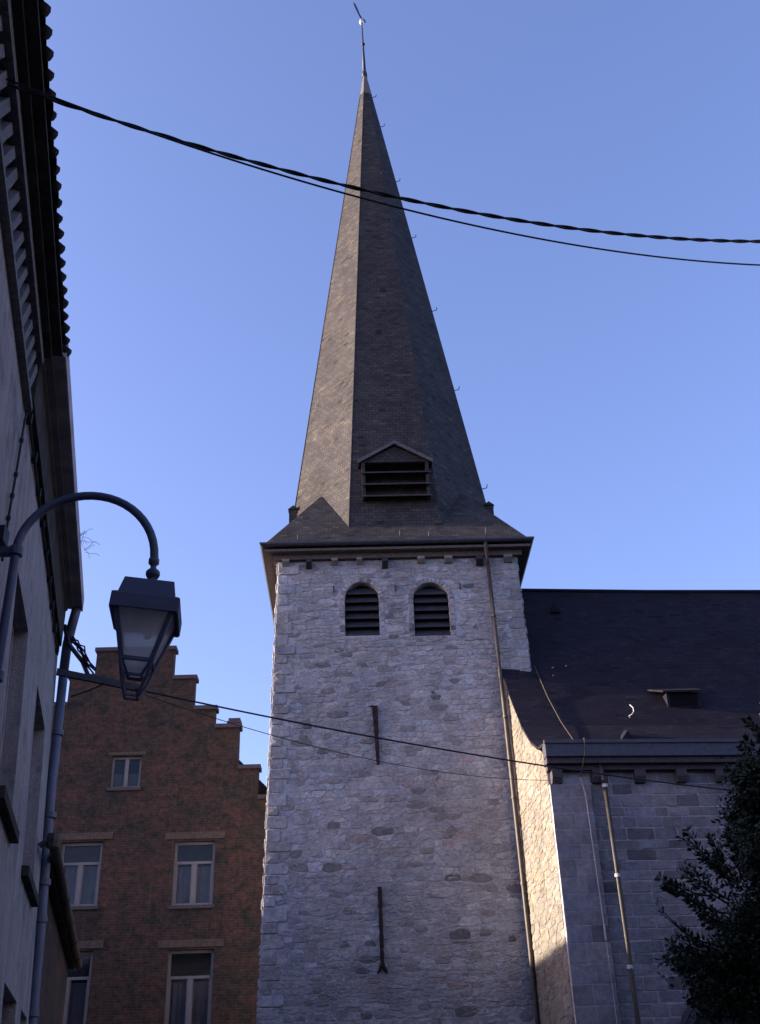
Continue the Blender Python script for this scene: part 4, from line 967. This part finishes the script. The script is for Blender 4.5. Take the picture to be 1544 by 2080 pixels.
# ================================================================== TREE bottom right
def make_tree():
    t = empty('evergreen_tree', (5.6, 11.2, 0), 'dark leafy evergreen tree at the right edge, in front of the nave wall', 'tree')
    rr = random.Random(21); q = MB()
    q.tube([(5.6, 11.2, 0), (5.55, 11.2, 1.5), (5.45, 11.1, 3.0), (5.3, 11.0, 5.0)], [.16, .13, .10, .03], 10)
    def edge(p):              # the crown's own ragged outline, no leaves outside it
        k = [(1.2, 3.9), (2.2, 3.5), (2.53, 3.28), (2.82, 3.10), (2.99, 3.02), (3.16, 2.94), (3.37, 3.2), (3.77, 3.3), (4.0, 3.25), (4.23, 3.58), (4.46, 3.66), (4.81, 3.83), (5.11, 3.96), (5.42, 4.08), (6.5, 4.4)]
        for (a_, b_), (c_, d_) in zip(k, k[1:]):
            if a_ <= p.z <= c_: return b_+(d_-b_)*(p.z-a_)/(c_-a_)
        return 4.2
    tips = []
    def branch(p, d, L, r, depth):
        pts = [p]; rad = [r]; n = 5; cur = p.copy(); dv = d.copy()
        for i in range(n):
            dv = (dv+Vector((rr.gauss(0, .16), rr.gauss(0, .16), rr.gauss(.04, .13)))).normalized(); cur = cur+dv*L/n
            if cur.x < edge(cur)-.05: break
            pts.append(cur.copy()); rad.append(r*(1-.75*(i+1)/n))
            if depth > 0:
                for _ in range(2 if depth > 1 else 1):
                    sd = (dv+Vector((rr.gauss(0, .7), rr.gauss(0, .7), rr.gauss(.1, .5)))).normalized(); branch(cur.copy(), sd, L*rr.uniform(.16, .30), r*.5, depth-1)
            if depth <= 1: tips.append((cur.copy(), dv.copy()))
        if len(pts) > 1: q.tube(pts, rad, 5)
    targets = [(-2.35, -.6, 3.45), (-2.1, -.3, 3.75), (-2.25, -.9, 2.95), (-1.9, -.6, 2.6), (-1.75, -.9, 4.0), (-1.5, -.8, 4.4), (-1.25, -.6, 4.9), (-1.2, -1.1, 3.6), (-1.0, -1.2, 3.0), (-1.0, -.8, 2.4), (-.6, -1.2, 4.4), (-.5, -1.0, 5.2), (.2, -1.4, 3.4), (.3, -1.1, 4.6), (.4, .5, 5.3), (1.2, -.8, 3.6), (1.3, .3, 4.5), (-.3, 1.0, 4.2), (-1.3, .6, 3.4), (-1.6, .2, 2.9), (.8, 1.2, 3.3), (-.5, -.4, 5.5), (-1.35, -.1, 4.1), (-1.6, -1.0, 3.3), (-1.7, -.4, 2.4), (-1.1, -1.0, 2.1), (-.8, -1.2, 2.7)]
    for tx, ty, tz in targets:
        z0 = max(1.2, tz-1.2); base = Vector((5.5, 11.15, z0)); tgt = Vector((5.6+tx*1.04, 11.2+ty, tz)); d = tgt-base
        branch(base, d.normalized(), d.length, .045, 2)
    q.build('trunk', 'bark', t, True)
    lf = MB()
    for p, d in tips:
        if p.x < edge(p): continue
        for _ in range(rr.randint(30, 46)):
            c = p+Vector((rr.gauss(0, .085), rr.gauss(0, .085), rr.gauss(0, .075)))
            a = Vector((rr.gauss(0, 1), rr.gauss(0, 1), rr.gauss(0, .7))).normalized(); b = a.cross(Vector((rr.gauss(0, 1), rr.gauss(0, 1), rr.gauss(0, 1)))).normalized()
            L = rr.uniform(.04, .07); W = L*.5; tv = rr.uniform(.5, 1.5)
            n_ = a.cross(b)*L*.12
            lf.mesh([c-a*L*.5, c-b*W*.5+n_, c+a*L*.5, c+b*W*.5+n_], [(0, 1, 2), (0, 2, 3)], (tv, tv, tv*.9))
    from mathutils import noise as mn
    made = 0
    while made < 42000:
        c = Vector((rr.uniform(2.6, 7.6), rr.uniform(10.3, 12.1), rr.uniform(1.2, 6.0)))
        f = mn.noise(c*1.6)*.55+mn.noise(c*4.2+Vector((7, 1, 3)))*.40
        inn = (c.x-edge(c))-.10-abs(c.y-11.1)*.35
        if c.z > 5.1: inn -= (c.z-5.1)*.8
        if inn+f*.95 < .14 or (inn > .9 and rr.random() < .45): continue
        a = Vector((rr.gauss(0, 1), rr.gauss(0, 1), rr.gauss(0, .7))).normalized(); b = a.cross(Vector((rr.gauss(0, 1), rr.gauss(0, 1), rr.gauss(0, 1)))).normalized()
        L = rr.uniform(.035, .07); W = L*.5; tv = rr.uniform(.5, 1.5)
        lf.mesh([c-a*L*.5, c-b*W*.5, c+a*L*.5, c+b*W*.5], [(0, 1, 2, 3)], (tv, tv, tv*.9)); made += 1
    def spray(a, b, n):          # a leafy shoot: curved twig with leaves crowding towards its end
        a = Vector(a); b = Vector(b); L0_ = (b-a).length; mid_ = a.lerp(b, .5)+Vector((0, rr.uniform(-.08, .08), -.12*L0_)); P_ = []
        for i in range(9):
            f = i/8; P_.append(a*(1-f)**2+mid_*2*f*(1-f)+b*f*f)
        q2.tube(P_, [.011*(1-.7*i/8) for i in range(9)], 5)
        for _ in range(n):
            f = rr.random()**.55; k = min(7, int(f*8)); p = P_[k].lerp(P_[k+1], f*8-k); d = (P_[k+1]-P_[k]).normalized()
            o_ = Vector((rr.gauss(0, 1), rr.gauss(0, 1), rr.gauss(0, 1))); o_ = (o_-d*o_.dot(d)).normalized(); ld = (d*rr.uniform(.3, 1)+o_).normalized(); wd_ = ld.cross(Vector((rr.gauss(0, 1), rr.gauss(0, 1), rr.gauss(0, 1)))).normalized()
            L = rr.uniform(.045, .075); W = L*.46; tv = rr.uniform(.5, 1.6); nn_ = ld.cross(wd_)*L*.1; c = p+ld*.012
            lf.mesh([c, c+ld*L*.45-wd_*W*.5+nn_, c+ld*L, c+ld*L*.45+wd_*W*.5+nn_], [(0, 1, 2), (0, 2, 3)], (tv, tv, tv*.9))
    q2 = MB(); Y_ = 10.7
    for (x, z, bx, bz, n) in ((3.17, 4.25, 3.5, 3.85, 60), (3.39, 4.2, 3.55, 3.8, 55), (3.55, 4.2, 3.7, 3.8, 55), (2.82, 3.81, 3.4, 3.5, 70), (2.88, 3.78, 3.3, 3.62, 50), (3.10, 3.9, 3.5, 3.6, 60), (3.05, 3.62, 3.45, 3.4, 40), (2.82, 3.22, 3.3, 3.1, 60), (2.95, 3.32, 3.35, 3.15, 60), (3.74, 4.8, 4.0, 4.5, 60), (3.72, 4.56, 4.0, 4.3, 60), (2.76, 3.57, 3.2, 3.2, 6), (2.93, 2.91, 3.3, 2.75, 55), (2.99, 2.74, 3.4, 2.6, 50), (3.98, 5.35, 4.2, 5.0, 60), (3.9, 5.15, 4.15, 4.9, 50), (3.3, 4.05, 3.6, 3.7, 60), (3.15, 3.45, 3.5, 3.3, 60), (3.02, 3.08, 3.4, 2.95, 60), (3.65, 4.35, 3.95, 4.1, 60), (3.85, 4.95, 4.1, 4.7, 60)):
        for k in range(2): spray((bx+rr.uniform(-.03, .06), Y_+.15*k, bz+rr.uniform(-.05, .05)), (x+.05*k*rr.uniform(-1, 2), Y_-.05+.12*k, z-.04*k), n)
    q2.build('twigs', 'bark', t, True)
    lf.build('crown', 'leaf', t, fix=False)
    return len(tips)
print('tips', make_tree())

# weed on the eave of the second house
rr = random.Random(33); wd = MB(); base = S(14.3, 1.24, 9.36)
for _ in range(12):
    d = Vector((rr.uniform(.08, .34), rr.uniform(-.3, .3), rr.uniform(-.25, .3))); p = base+Vector((0, rr.uniform(-.4, .4), 0))
    pts = [p, p+d*.35, p+d*.6+Vector((0, 0, .03)), p+d*.8]; wd.tube(pts, .0028, 4)
    for k in range(5):
        c = pts[3]+Vector((rr.gauss(0, .04), rr.gauss(0, .04), rr.gauss(0, .04))); wd.mesh([c, c+Vector((.02, 0, .01)), c+Vector((.01, .02, .02))], [(0, 1, 2)])
tag(wd.build('weed', 'bark', None, fix=False), 'dry weed sprouting from the wooden eave above the lamp', 'plant')

# ================================================================== GROUND
q = MB(); q.face([(-600, -600, 0), (600, -600, 0), (600, 600, 0), (-600, 600, 0)]); tag(q.build('ground', 'earth', None, fix=False), kind='structure', label='earth ground around the street')
q = MB(); q.face([S(-40, 1.0, .004), S(-40, -5.2, .004), S(24, -5.2, .004), S(24, 1.0, .004)]); tag(q.build('road', 'asphalt', None, fix=False), kind='structure', label='asphalt street')
q = MB(); q.prism([S(-40, 1.0, 0), S(-40, 1.40, 0), S(-40, 1.40, .12), S(-40, 1.0, .12)], SDv*62); tag(q.build('pavement', 'paving'), kind='structure', label='narrow kerbed pavement under the left houses')
